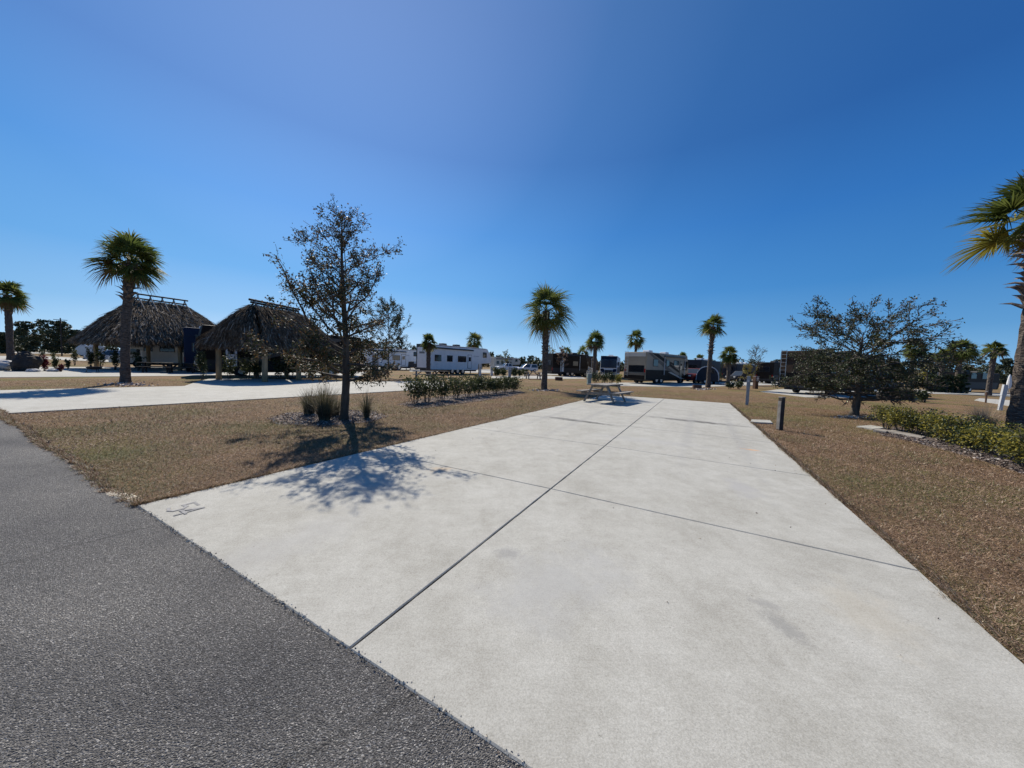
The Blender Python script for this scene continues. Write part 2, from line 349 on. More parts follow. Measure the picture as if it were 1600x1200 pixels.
def concrete_material(name, stains=()):
    m = bpy.data.materials.new(name); m.use_nodes = True; t = m.node_tree; b = t.nodes['Principled BSDF']
    b.inputs['Roughness'].default_value = .85; b.inputs['Specular IOR Level'].default_value = .25
    tc = nn(t, 'ShaderNodeTexCoord'); P = tc.outputs['Object']
    def noise(s, d=6, r=.6, vec=P):
        n = nn(t, 'ShaderNodeTexNoise'); n.inputs['Scale'].default_value = s; n.inputs['Detail'].default_value = d; n.inputs['Roughness'].default_value = r
        t.links.new(vec, n.inputs['Vector']); return n.outputs[0]
    def ramp(src, a, ca, z, cz):
        r = nn(t, 'ShaderNodeValToRGB'); e = r.color_ramp.elements
        e[0].position = a; e[1].position = z; e[0].color = (*ca, 1); e[1].color = (*cz, 1); t.links.new(src, r.inputs[0]); return r.outputs[0]
    def mix(f, a, c, mode='MIX'):
        x = nn(t, 'ShaderNodeMix', data_type='RGBA', blend_type=mode)
        for i, s in ((0, f), (6, a), (7, c)):
            if hasattr(s, 'is_linked'): t.links.new(s, x.inputs[i])
            else: x.inputs[i].default_value = s
        return x.outputs[2]
    c = ramp(noise(.45, 7, .62), .3, (.432, .418, .372), .7, (.50, .488, .444))
    c = mix(1., c, ramp(noise(120, 5, .85), .36, (.70, .695, .68), .60, (1.07, 1.07, 1.07)), 'MULTIPLY')
    c = mix(1., c, ramp(noise(5, 9, .75), .32, (.92, .915, .91), .6, (1.02, 1.02, 1.02)), 'MULTIPLY')
    mpb = nn(t, 'ShaderNodeMapping'); mpb.inputs['Rotation'].default_value = (0, 0, R(-61)); mpb.inputs['Scale'].default_value = (.5, 14, 1); t.links.new(P, mpb.inputs[0])
    c = mix(1., c, ramp(noise(5, 5, .7, mpb.outputs[0]), .3, (.955, .953, .95), .7, (1.03, 1.03, 1.03)), 'MULTIPLY')
    c = mix(1., c, ramp(noise(1.7, 9, .8), .32, (.80, .79, .77), .58, (1.015, 1.015, 1.015)), 'MULTIPLY')
    c = mix(1., c, ramp(noise(34, 3, .5), .22, (.42, .40, .37), .27, (1, 1, 1)), 'MULTIPLY')
    for (cx, cy, rx, ry, rot, col, st, ns) in stains:
        mp = nn(t, 'ShaderNodeMapping', vector_type='TEXTURE'); mp.inputs['Location'].default_value = (cx, cy, 0); mp.inputs['Rotation'].default_value = (0, 0, rot)
        mp.inputs['Scale'].default_value = (rx, ry, 30); t.links.new(P, mp.inputs[0])
        g = nn(t, 'ShaderNodeTexGradient', gradient_type='SPHERICAL'); t.links.new(mp.outputs[0], g.inputs[0])
        nz = noise(ns, 8, .75)
        mu = nn(t, 'ShaderNodeMath', operation='MULTIPLY_ADD'); t.links.new(g.outputs['Fac'], mu.inputs[0]); mu.inputs[1].default_value = .62; t.links.new(nz, mu.inputs[2])
        rr = nn(t, 'ShaderNodeValToRGB'); rr.color_ramp.elements[0].position = .74; rr.color_ramp.elements[1].position = 1.0
        rr.color_ramp.elements[1].color = (st, st, st, 1); t.links.new(mu.outputs[0], rr.inputs[0])
        c = mix(rr.outputs[0], c, (*col, 1))
    t.links.new(c, b.inputs['Base Color'])
    bp = nn(t, 'ShaderNodeBump'); bp.inputs['Strength'].default_value = .35; bp.inputs['Distance'].default_value = .006
    t.links.new(noise(130, 6, .7), bp.inputs['Height']); t.links.new(bp.outputs[0], b.inputs['Normal'])
    return m
M['ground'] = ground_material(); M['asphalt'] = asphalt_material(); M['concrete'] = concrete_material('concrete')

# ------------------------------------------------------------------ the setting
def structure(o): o['kind'] = 'structure'; return o
def poly_sheet(name, pts, z, mat, th=.0):
    mb = MB(); n = len(pts)
    vs = [(p[0], p[1], z) for p in pts]; fs = [tuple(range(n))]
    if th:
        vs += [(p[0], p[1], z - th) for p in pts]
        fs += [(i, i + n, (i + 1) % n + n, (i + 1) % n) for i in range(n)]
    mb.add(vs, fs); return structure(mb.build(name, mat))
g = MB(); gs = 1500
xs = sorted(set([-gs, -600, -200, -80, -40, 40, 80, 200, 600, gs])); ys = sorted(set([-gs, -200, -40, 0, 40, 80, 200, 600, gs]))
gv = [(x, y, 0) for y in ys for x in xs]; nx = len(xs)
g.add(gv, [(j*nx+i, j*nx+i+1, (j+1)*nx+i+1, (j+1)*nx+i) for j in range(len(ys)-1) for i in range(nx-1)])
structure(g.build('ground', M['ground']))

A0 = at(213, 793); A1 = at(545, 1020); ad = (A1 - A0).normalized(); an = Vector((-ad.y, ad.x, 0))   # road edge direction, normal towards the pads
if an.y < 0: an = -an
rng = random.Random(3)
edge = []; s = -60.
while s < 40:
    near = -14 < s < 0
    j = (rng.uniform(-.035, .03) + .025 * math.sin(s * 1.7) if near else rng.uniform(.02, .035))
    edge.append(A0 + ad * s + an * j); s += .07 if -14 < s < 9 else 2.
far = [A0 + ad * 40 - an * 7.2, A0 - ad * 60 - an * 7.2]
poly_sheet('asphalt_road', edge + far, .014, M['asphalt'])

# our pad: corners, joints found on the photograph's centre line
def inter(p, d, q, e):
    k = ((q.x - p.x) * e.y - (q.y - p.y) * e.x) / (d.x * e.y - d.y * e.x); return p + d * k
L0, L1 = at(213, 793), at(944, 617.6); C0, C1 = at(545, 1020), at(1038, 623.4); R1 = at(1140.5, 631)
rd = at(1270, 753) - at(1600, 1047); R0 = inter(at(1600, 1047), rd, A0, ad)
def frac(px, py): return (at(px, py) - C0).dot(C1 - C0) / (C1 - C0).length_squared
fr = [0, frac(860, 766), frac(943, 698), frac(984, 667.5)]
rest = fr[3]; fr += [rest + (1 - rest) * k / 4 for k in (1, 2, 3, 4)]
FR = fr
st = []
pl = lambda t, a, b: a.lerp(b, t)
def stain(px, py, rx, ry, rot, col, s_, ns): p = at(px, py); st.append((p.x, p.y, rx, ry, rot, col, s_, ns))
pa = math.atan2((C1 - C0).y, (C1 - C0).x)
stain(1225, 985, .30, .16, R(100), (.235, .23, .215), .6, 22)
stain(1200, 950, .22, .10, R(150), (.27, .265, .25), .5, 24)
stain(795, 868, .16, .24, R(80), (.25, .245, .235), .6, 24)
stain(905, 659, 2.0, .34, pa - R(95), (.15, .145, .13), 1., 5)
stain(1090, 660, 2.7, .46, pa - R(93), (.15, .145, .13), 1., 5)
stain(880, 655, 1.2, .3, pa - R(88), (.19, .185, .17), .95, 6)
stain(1185, 666, .5, .35, pa, (.26, .25, .26), .85, 6)
stain(1170, 704, .35, .10, pa - R(90), (.60, .33, .17), .9, 12)
stain(690, 735, .40, .22, R(10), (.46, .35, .23), .7, 9)
stain(1160, 765, .8, .35, R(70), (.36, .35, .34), .6, 4)
stain(880, 910, 1.2, .7, R(40), (.38, .375, .36), .5, 3)
stain(460, 850, 1.6, .5, R(60), (.38, .37, .35), .4, 3)
stain(1350, 960, .7, .5, R(60), (.46, .41, .32), .3, 6)
stain(1010, 690, 2.6, .5, pa - R(85), (.38, .37, .35), .5, 3)
for a_, b_, k_, w_ in ((L0, L1, .42, .16), (L0, L1, .74, .14), (R0, R1, .45, .17), (R0, R1, .78, .15)):      # tyre tracks along the pad
    p_ = C0.lerp(C1, .5).lerp(a_.lerp(b_, .5), k_); st.append((p_.x, p_.y, 9., w_ * 1.6, pa, (.33, .32, .295), .55, 3.5))
M['concrete_ours'] = concrete_material('stained concrete', st)
pad = MB(); gp = .0048; ZP = .022
def panel(a0, a1, b1, b0):                  # corners in order, inset by the joint, with edges slightly wobbled
    cen = (a0 + a1 + b0 + b1) / 4
    q = []
    cs = [a0, a1, b1, b0]
    for i, c in enumerate(cs):
        e1 = (cs[(i + 1) % 4] - c).normalized(); e2 = (cs[i - 1] - c).normalized(); q.append(c + e1 * gp + e2 * gp)
    top = []; low = []
    for i in range(4):
        a, b_ = q[i], q[(i + 1) % 4]; n = max(2, int((b_ - a).length / .12)); nrm = (cen - (a + b_) / 2).normalized()
        for k in range(n):
            p = a.lerp(b_, k / n) + nrm * (rng.uniform(0, .004)); top.append(p)
    n = len(top); inn = [p + (cen - p).normalized() * .008 for p in top]
    vs = [(p.x, p.y, ZP) for p in inn] + [(p.x, p.y, ZP - .006) for p in top] + [(p.x, p.y, -.02) for p in top]
    fs = [tuple(range(n))] + [(i, i + n, (i + 1) % n + n, (i + 1) % n) for i in range(n)] + [(i + n, i + 2*n, (i + 1) % n + 2*n, (i + 1) % n + n) for i in range(n)]
    pad.add(vs, fs)
for i in range(len(fr) - 1):
    t0, t1 = fr[i], fr[i + 1]
    lf = lambda t: L0.lerp(L1, t); cf = lambda t: C0.lerp(C1, t); rf = lambda t: R0.lerp(R1, t)
    tl = lambda t: t if t in (0, 1) else t
    panel(lf(t0), lf(t1), cf(t1), cf(t0)); panel(cf(t0), cf(t1), rf(t1), rf(t0))
structure(pad.build('concrete_pad', M['concrete_ours']))
M['joint_dirt'] = pm('joint dirt', (.03, .028, .025), (.045, .04, .036), 9, 1)
poly_sheet('joint_filler', [L0.lerp(L1, .002), L1, R1, R0], .009, M['joint_dirt'])
PADS = [[L0, L1, R1, R0], edge + far]

def px_poly(name, pts, z=.03, mat='concrete', th=.05, flat=False):
    P = [p if isinstance(p, Vector) else at(*p) for p in pts]
    PADS.append(P); return poly_sheet(name, P, z, M[mat], th)
# neighbouring pad on the left and the bands of concrete and road behind
e0 = at(0, 648); e1 = at(640, 610.5); ed = (e0 - e1).normalized()
f0 = at(0, 610.8); f1 = at(340, 602.7); fd = (f0 - f1).normalized()
px_poly('concrete_pad', [inter(e0, ed, A0, ad), e1, at(704, 606.2), at(690, 596.4), at(545, 596.8), at(500, 593.6), at(330, 591.5), at(308, 597), at(288, 604), inter(f0, fd, A0, ad)])
M['concrete_far'] = M['concrete']
px_poly('concrete_pad', [at(-420, 608), at(-60, 590.5), at(296, 587.5), at(560, 589.5), at(575, 581), at(330, 573.5), at(120, 573.6), at(-160, 573.4)], z=.02)
px_poly('concrete_pad', [at(-200, 561.5), at(60, 560.8), at(170, 565.5), at(200, 562.5), at(60, 556.5), at(-200, 555)], z=.02)
px_poly('park_road', [at(-250, 549.5), at(130, 553), at(130, 550.5), at(-250, 545.5)], z=.02)
px_poly('park_road', [at(420, 576.5), at(661, 578), at(672, 575.6), at(420, 571.5)], z=.02)
px_poly('concrete_pad', [at(640, 580.6), at(700, 581.5), at(780, 583), at(780, 577.5), at(700, 577), at(640, 578.6)], z=.026)
px_poly('concrete_pad', [at(768, 591.2), at(860, 592), at(916, 591.8), at(905, 587.6), at(860, 587.3), at(768, 587.6)], z=.02)
px_poly('park_road', [at(845, 585.6), at(910, 586.4), at(910, 583.2), at(845, 582.4)], z=.02)
px_poly('concrete_pad', [at(950, 603), at(1090, 605.2), at(1140, 603.2), at(1260, 600.5), at(1230, 595.5), at(1060, 596.5), at(950, 598.5)], z=.02)
px_poly('concrete_pad', [at(1188, 612.4), at(1260, 621), at(1345, 622), at(1395, 614), at(1390, 603.5), at(1290, 603.5), at(1212, 609)], z=.02)
px_poly('park_road', [at(1395, 610), at(1420, 614.2), at(1530, 617.5), at(1640, 622.6), at(1640, 617), at(1480, 612.6), at(1400, 606)], z=.024)
px_poly('concrete_pad', [at(1522, 625.6), at(1640, 645), at(1700, 648), at(1700, 634), at(1600, 627), at(1530, 622.6)], z=.02)

# ------------------------------------------------------------------ vegetation builders
def palm_crown_chunks(c, r, n, seed, nl=26, lo=-50, hi=85, pet=.4, lw=.045, skirt=0, segs=3, old=.12, drk=1.):
    rg = np.random.default_rng(seed); ch = []
    tot = n + skirt
    for i in range(tot):
        az = i * 2.39996 + rg.uniform(-.3, .3); az += .2 * math.sin(3 * az + seed)
        if i < n:
            f = (i + .5) / n
            el = R(hi + (lo - hi) * f ** .9 + rg.uniform(-16, 16)); mi = 0
            if rg.random() < .16: mi = 2
            if f > 1 - old: mi = int(rg.choice([1, 2]))
        else: el = R(rg.uniform(-80, -62)); mi = 1
        ca, sa = math.cos(az), math.sin(az)
        d = np.array([ca * math.cos(el), sa * math.cos(el), math.sin(el)]); s = np.array([-sa, ca, 0.]); u = np.cross(d, s) * -1
        u = np.cross(s, d); 
        if u[2] < 0: u = -u
        rr = r * rg.uniform(.74, 1.14) * (1 if i < n else .62)
        pl_ = rr * pet * rg.uniform(.85, 1.1); sag = rr * .05
        P0 = np.array(c, float) + np.array([0, 0, r * .10 - r * .25 * (i / tot)]); P1 = P0 + d * pl_ + np.array([0, 0, -sag * math.cos(el)])
        # petiole
        q = s * lw * .35; t = u * lw * .3
        ch.append((np.array([P0 - q*1.6, P0 + q*1.6, P1 + q, P1 - q]), np.array([[0, 1, 2, 3]]), mi))
        L = rr * (1 - pet * .80)
        dd = P1 - P0; dd /= np.linalg.norm(dd); dd[2] -= .16; dd /= np.linalg.norm(dd)
        u = np.cross(s, dd); u = u if u[2] > 0 else -u
        tw = rg.normal(0, .62); s, u = s * math.cos(tw) + u * math.sin(tw), u * math.cos(tw) - s * math.sin(tw)
        ang = np.linspace(-1.95, 1.95, nl) + rg.normal(0, .04, nl)
        ll = L * (.62 + .38 * np.cos(ang * .62)) * rg.uniform(.86, 1.08, nl)
        D = np.cos(ang)[:, None] * dd + np.sin(ang)[:, None] * s + (.28 * np.abs(np.sin(ang)))[:, None] * u - .0
        D /= np.linalg.norm(D, axis=1)[:, None]
        W = np.cross(D, u); W /= np.linalg.norm(W, axis=1)[:, None]
        W = W * .8 + u * rg.uniform(-.5, .5, nl)[:, None]
        base = P1 + dd * (L * .10)
        ts = np.linspace(0, 1, segs + 1); wd = np.array([.35, 1.0, .75, .06] if segs == 3 else [.4, 1., .06])
        dr = rg.uniform(.16, .46, nl) * drk
        rows = []
        for tt, ww in zip(ts, wd):
            p = base + D * (ll * tt)[:, None]; p[:, 2] -= dr * ll * tt ** 2.8 * (1 if mi != 1 else 1.4)
            rows += [p - W * lw * ww * .5, p + W * lw * ww * .5]
        V = np.stack(rows, 1).reshape(-1, 3); k = 2 * (segs + 1)
        Fq = np.concatenate([np.stack([np.arange(nl)*k + 2*j, np.arange(nl)*k + 2*j+1, np.arange(nl)*k + 2*j+3, np.arange(nl)*k + 2*j+2], 1) for j in range(segs)])
        ch.append((V, Fq, mi))
    return ch
def palm(label, base, H, cr_, seed, tr=.16, n=34, nl=26, lo=-45, hi=85, lean=(0, 0), boots=0, boot_len=.28, boot_from=.6, skirt=0, lw=.05, group='cabbage palms', flare=1.25, segs=3, pet=.4, drk=1.):
    rg = random.Random(seed); cr_ *= .94; nl = int(nl * 1.25)
    root = empty('palm_tree', label, 'palm tree', base, 0, group)
    hc = H - cr_ * .66                                   # crown centre height
    mb = MB(); pts = []; rs = []; k = max(10, int(hc / .22))
    for i in range(k + 1):
        t = i / k; pts.append((lean[0]*t*t, lean[1]*t*t, hc * t - .05))
        rs.append(tr * (flare if i == 0 else 1 + (flare - 1) * max(0, 1 - t * 6)) * rg.uniform(.95, 1.05) * (1.0 + (.18 if t > .82 else 0)))
    mb.tube(pts, rs, 12, wob=.09, rng=rg); mb.build('trunk', M['palm_bark'], root, smooth=False)
    if boots:
        bb = MB()
        for i in range(boots):
            t = boot_from + (1.0 - boot_from) * i / boots; az = i * 2.3999 + rg.uniform(-.2, .2)
            p = Vector((lean[0]*t*t, lean[1]*t*t, hc*t)); o = Vector((math.cos(az), math.sin(az), 0)); s_ = Vector((-o.y, o.x, 0))
            bl = boot_len * rg.uniform(.7, 1.3); wdt = tr * rg.uniform(.45, .7); el = rg.uniform(.25, 1.1)
            a = p + o * tr * .9; m_ = a + (o * math.cos(el) + Vector((0, 0, math.sin(el)))) * bl * .5; e = m_ + (o * math.cos(el - .5) + Vector((0, 0, math.sin(el - .5)))) * bl * .5
            th = Vector((0, 0, .035))
            vs = [a - s_*wdt - th*2, a + s_*wdt - th*2, m_ + s_*wdt*.55 - th, m_ - s_*wdt*.55 - th, e, a - s_*wdt*.6 + th, a + s_*wdt*.6 + th, m_ + s_*wdt*.4 + th*.4, m_ - s_*wdt*.4 + th*.4]
            bb.add(vs, [(0,1,2,3),(3,2,4),(5,8,7,6),(8,4,7),(0,3,8,5),(1,6,7,2),(3,4,8),(2,7,4),(0,5,6,1)])
        bb.build('leaf_base', M['palm_boot'], root)
    ch = palm_crown_chunks((lean[0], lean[1], hc), cr_, n, seed, nl, lo, hi, pet, lw, skirt, segs, drk=drk)
    join_parts('crown', ch, [M['palm_leaf'], M['palm_leaf_old'], M['palm_leaf_yellow']], root)
    return root
def palm_px(label, bx, by, ty, cw, seed, **kw):           # base pixel, top pixel row, crown width in pixels
    b = at(bx, by); d = math.hypot(b.x, b.y); dep = b.y
    return palm(label, b, top_at(b, bx, ty), cw * dep / F / 2 * (dep / d), seed, **kw)

def grow(rg, p, d, L, r, depth, out, tips, gravity=0., wig=.25, kids=(4, 6), ratio=.5, spread=(.5, 1.0), mind=.25, zmin=-9):
    n = max(3, int(L / .16)); pts = [p.copy()]; rs = [r]; q = p.copy(); dd = d.normalized()
    for i in range(n):
        dd = (dd + Vector((rg.gauss(0, wig), rg.gauss(0, wig), rg.gauss(0, wig) + gravity)) * .35).normalized()
        if q.z < zmin and i > 2: dd.z = abs(dd.z) * .5 + .1
        q = q + dd * L / n; pts.append(q.copy()); rs.append(r * (1 - .75 * (i + 1) / n))
    out.append((pts, rs, depth))
    if depth == 0:
        tips.append(pts); return
    tips.append(pts[len(pts) // 2:])
    for k in range(rg.randint(*kids)):
        t = rg.uniform(mind, 1.0); i = min(len(pts) - 2, int(t * n)); b = pts[i]
        td = (pts[i + 1] - pts[i]).normalized(); a = td.orthogonal().normalized(); a.rotate(Matrix.Rotation(rg.uniform(0, 6.28), 3, td))
        s_ = rg.uniform(*spread); nd = td * math.cos(s_) + a * math.sin(s_)
        grow(rg, b, nd, L * ratio * rg.uniform(.7, 1.2) * (1.15 - .4 * t), max(.0035, rs[i] * .55), depth - 1, out, tips, gravity, wig, kids, ratio, spread, mind, zmin)
def tree_build(root, trunk, limbs, tips, leaf_n, leaf_s, seed, mats, dens=None, minr=.004, asp=.55, jit=.05, droop=None):
    rg = np.random.default_rng(seed)
    tb = MB()
    tb.tube(trunk[0], trunk[1], 10, wob=.06, rng=random.Random(seed)); tb.build('trunk', M['bark'], root, smooth=True)
    lb = MB()
    for pts, rs, dp in limbs: lb.tube(pts, [max(minr, x) for x in rs], 5 if rs[0] > .02 else 3, cap=False)
    lb.build('branches', M['twig'], root, smooth=True)
    segs = []
    for pts in tips:
        for a, b in zip(pts[:-1], pts[1:]): segs.append((a[:], b[:]))
    S = np.array(segs); wgt = np.linalg.norm(S[:, 1] - S[:, 0], axis=1)
    if dens: wgt = wgt * np.array([dens((a + b) / 2) for a, b in S])
    wgt /= wgt.sum()
    idx = rg.choice(len(S), leaf_n, p=wgt); t = rg.random(leaf_n)[:, None]
    C = S[idx, 0] * (1 - t) + S[idx, 1] * t + rg.normal(0, jit, (leaf_n, 3))
    V, Fq = leaves(C, leaf_s, rg, asp, droop=droop)
    mi = (rg.random(leaf_n) < .34).astype(int) if len(mats) > 1 else np.zeros(leaf_n)
    mesh_np('foliage', V, Fq, mats, root, mi)
def shrub(name, label, base, H, Rr, seed, mats, n=700, ls=.07, stems=5, group=None, cat='shrub', low=.25, vase=1., mixp=.25):
    rg = np.random.default_rng(seed); r2 = random.Random(seed)
    root = empty(name, label, cat, base, 0, group)
    sb = MB(); pts_all = []
    for i in range(stems):
        az = i * 2.4 + r2.uniform(-.3, .3); e = Vector((math.cos(az)*Rr*.7*r2.uniform(.4, 1.1)*vase, math.sin(az)*Rr*.7*r2.uniform(.4, 1.1)*vase, H * r2.uniform(.7, 1.)))
        s0 = Vector((math.cos(az)*Rr*.15, math.sin(az)*Rr*.15, -.02)); m_ = s0.lerp(e, .5) + Vector((r2.uniform(-.05, .05), r2.uniform(-.05, .05), 0))
        sb.tube([s0, m_, e], [.014, .010, .005], 5, cap=False)
        for q in range(4):
            t = r2.uniform(.3, 1); b = s0.lerp(m_, t*2) if t < .5 else m_.lerp(e, t*2-1)
            f = b + Vector((r2.gauss(0, 1)*Rr*.4, r2.gauss(0, 1)*Rr*.4, r2.uniform(.05, .3)*H)); sb.tube([b, f], [.007, .003], 4, cap=False); pts_all += [b.lerp(f, k/4) for k in range(5)]
        pts_all += [m_.lerp(e, k/5) for k in range(6)]
    sb.build('stems', M['twig'], root)
    A = np.array([p[:] for p in pts_all]); A = A[A[:, 2] > H * low * .7]
    C = A[rg.integers(0, len(A), n)] + rg.normal(0, 1, (n, 3)) * np.array([Rr*.24, Rr*.24, H*.09])
    C[:, 2] = np.clip(C[:, 2], H * low * rg.uniform(.3, 1, n), H * 1.06)
    V, Fq = leaves(C, ls, rg, .55)
    mi = (rg.random(n) < mixp).astype(int) if len(mats) > 1 else np.zeros(n)
    mesh_np('foliage', V, Fq, mats, root, mi)
    return root
def blob_tree(name, label, cat, base, H, Rr, seed, mats, trunk_h=.3, n=2500, ls=.5, clumps=14, group=None, tr=.15, flat=1.):
    rg = np.random.default_rng(seed); r2 = random.Random(seed)
    root = empty(name, label, cat, base, 0, group)
    tb = MB(); tb.tube([(0, 0, -.1), (r2.uniform(-.1, .1), 0, H*trunk_h), (r2.uniform(-.2, .2), 0, H*.85)], [tr, tr*.8, tr*.25], 7)
    cs = []
    for i in range(clumps):
        z = H * (trunk_h + (1 - trunk_h) * (i + .6) / clumps); az = i*2.4 + r2.uniform(-.5, .5)
        t = (z/H - trunk_h) / (1 - trunk_h); rad = Rr * (math.sin(math.pi * min(1, .22 + .75*t)) ** .7) * r2.uniform(.25, .8)
        c = (math.cos(az)*rad, math.sin(az)*rad, min(z, H*.93)); cs.append((c, Rr * r2.uniform(.28, .48)))
        tb.tube([(0, 0, max(H*trunk_h*.8, c[2] - Rr*.4)), c], [tr*.35, tr*.12], 4)
    tb.build('trunk', M['bark'], root)
    per = n // clumps; CC = []
    for c, r_ in cs:
        d = rg.normal(size=(per, 3)); d /= np.linalg.norm(d, axis=1)[:, None]; CC.append(np.array(c) + d * (r_ * rg.uniform(.35, 1.05, per) ** .6)[:, None] * np.array([1, 1, .72 * flat]))
    C = np.concatenate(CC); C[:, 2] = np.minimum(C[:, 2], H)
    V, Fq = leaves(C, ls, rg, .6)
    mi = (rg.random(len(C)) < .2).astype(int) if len(mats) > 1 else np.zeros(len(C))
    mesh_np('crown', V, Fq, mats, root, mi)
    return root
def reed_clump(label, base, H, Rr, seed, n=420, mats=None, plume=.3, group='ornamental grass clumps', wd=.008):
    rg = np.random.default_rng(seed); mats = mats or [M['reed'], M['reed_pale'], M['reed_dark']]
    root = empty('ornamental_grass', label, 'grass clump', base, 0, group)
    def blades(n, H, spread, wd, m):
        az = rg.uniform(0, 6.28, n); r0 = Rr * np.sqrt(rg.random(n)) * .45; sp = np.abs(rg.normal(0, spread, n)); L = H * rg.uniform(.55, 1.05, n)
        o = np.stack([np.cos(az), np.sin(az), 0*az], 1); az2 = az + rg.normal(0, .5, n); o2 = np.stack([np.cos(az2), np.sin(az2), 0*az], 1); s_ = np.stack([-np.sin(az2), np.cos(az2), 0*az], 1)
        rows = []
        for t, ww in ((0, 1), (.35, 1), (.7, .8), (1, .1)):
            h = L * t * np.cos(sp * t * .8); out = L * np.sin(sp * t) * t
            p = o * r0[:, None] + o2 * out[:, None]; p[:, 2] = h
            rows += [p - s_ * wd * ww / 2, p + s_ * wd * ww / 2]
        V = np.stack(rows, 1).reshape(-1, 3); Fq = np.concatenate([np.stack([np.arange(n)*8 + 2*j, np.arange(n)*8+2*j+1, np.arange(n)*8+2*j+3, np.arange(n)*8+2*j+2], 1) for j in range(3)])
        return V, Fq, m
    join_parts('blades', [blades(n, H, .45, wd, 0), blades(n, H * .5, .5, wd * 1.3, 2)], mats, root)
    if plume: join_parts('plumes', [blades(int(n * plume), H * 1.3, .38, wd * .6, 1)], mats, root)
    return root

# ------------------------------------------------------------------ the trees that stand near
def main_oak():
    b = at(537, 657); H = top_at(b, 537, 316)
    root = empty('oak_tree', 'thin leafed young oak with spreading branches beside the concrete pad', 'tree', b, 0, 'young oak trees')
    rg = random.Random(11); tr = []; rr = []; q = Vector((0, 0, -.05)); n = 26
    for i in range(n + 1):
        t = i / n; tr.append(Vector((.05*math.sin(5*t) - .02*t, .04*math.sin(7*t), -.05 + H*.97*t))); rr.append(.105*(1 - t)**.9*(1.35 if i == 0 else 1) + .006)
    limbs, tips = [], []
    N = 52
    for i in range(N):
        t = .20 + .77 * (i / N) ** .95; az = i * 2.39996 + rg.uniform(-.35, .35); z = H * t
        prof = np.interp(t, [.15, .28, .42, .55, .72, .86, 1], [1.6, 2.25, 1.95, 1.4, 1.4, 1.0, .5]) * rg.uniform(.72, 1.12)
        if math.cos(az) < -.2 and .22 < t < .5: prof *= 1.15
        if math.cos(az) > .2 and t < .48: prof *= .72
        el = np.interp(t, [.15, .3, .6, 1], [.05, .25, .55, 1.0]) + rg.uniform(-.15, .15)
        k = min(n - 1, int(t * n)); p = tr[k].lerp(tr[k + 1], t * n - k)
        grow(rg, p, Vector((math.cos(az)*math.cos(el), math.sin(az)*math.cos(el), math.sin(el))), prof, max(.01, rr[k] * .42), 2, limbs, tips, gravity=.05, wig=.33, kids=(4, 7), ratio=.38, spread=(.45, 1.0), mind=.18, zmin=1.25)
    dens = lambda c: 0.0 if c[2] < 1.0 else (2.0 if c[2] < H*.45 else np.interp(c[2]/H, [.5, .8, 1], [1.15, .5, .22])) * (1.35 if math.hypot(c[0], c[1]) < 1.15 else .75)
    tree_build(root, (tr, rr), limbs, tips, 20000, .056, 5, [M['oak_leaf'], M['oak_leaf_brown']], dens, .0042, .6, .05)
main_oak()
def weeping_oak():
    b = at(1334, 650); H = top_at(b, 1334, 466)
    root = empty('oak_tree', 'wide low oak with drooping twigs in front of the brown motorhome', 'tree', b, 0, 'young oak trees')
    rg = random.Random(21); n = 14; tr = []; rr = []
    for i in range(n + 1):
        t = i / n; tr.append(Vector((.10*t + .05*math.sin(6*t), 0, -.05 + H*.72*t))); rr.append(.13*(1 - t)**.8*(1.3 if i == 0 else 1) + .01)
    limbs, tips = [], []
    N = 58
    for i in range(N):
        t = .20 + .80 * (i / N); az = i * 2.39996 + rg.uniform(-.3, .3)
        prof = np.interp(t, [.2, .35, .6, .8, 1], [1.7, 2.5, 2.7, 2.5, 2.0]) * rg.uniform(.75, 1.12) * (1.06 if math.cos(az) > .5 and t > .45 else 1)
        el = np.interp(t, [.2, .45, .8, 1], [.05, .25, .5, .8]) + rg.uniform(-.12, .15)
        k = min(n - 1, int(t * n)); p = tr[k].lerp(tr[k + 1], t * n - k)
        grow(rg, p, Vector((math.cos(az)*math.cos(el), math.sin(az)*math.cos(el), math.sin(el))), prof, max(.012, rr[k] * .4), 2, limbs, tips, gravity=-.075, wig=.24, kids=(5, 8), ratio=.36, spread=(.35, .85), mind=.2, zmin=1.35)
    dens = lambda c: 0.0 if c[2] < 1.0 else (np.interp(c[2]/H, [.2, .5, .7, 1], [1.1, 1.3, .8, .4])) * (1.4 if math.hypot(c[0], c[1]) < 1.7 else .65)
    tree_build(root, (tr, rr), limbs, tips, 22000, .074, 6, [M['oak_leaf'], M['shrub_dark']], dens, .009, .6, .06)
weeping_oak()
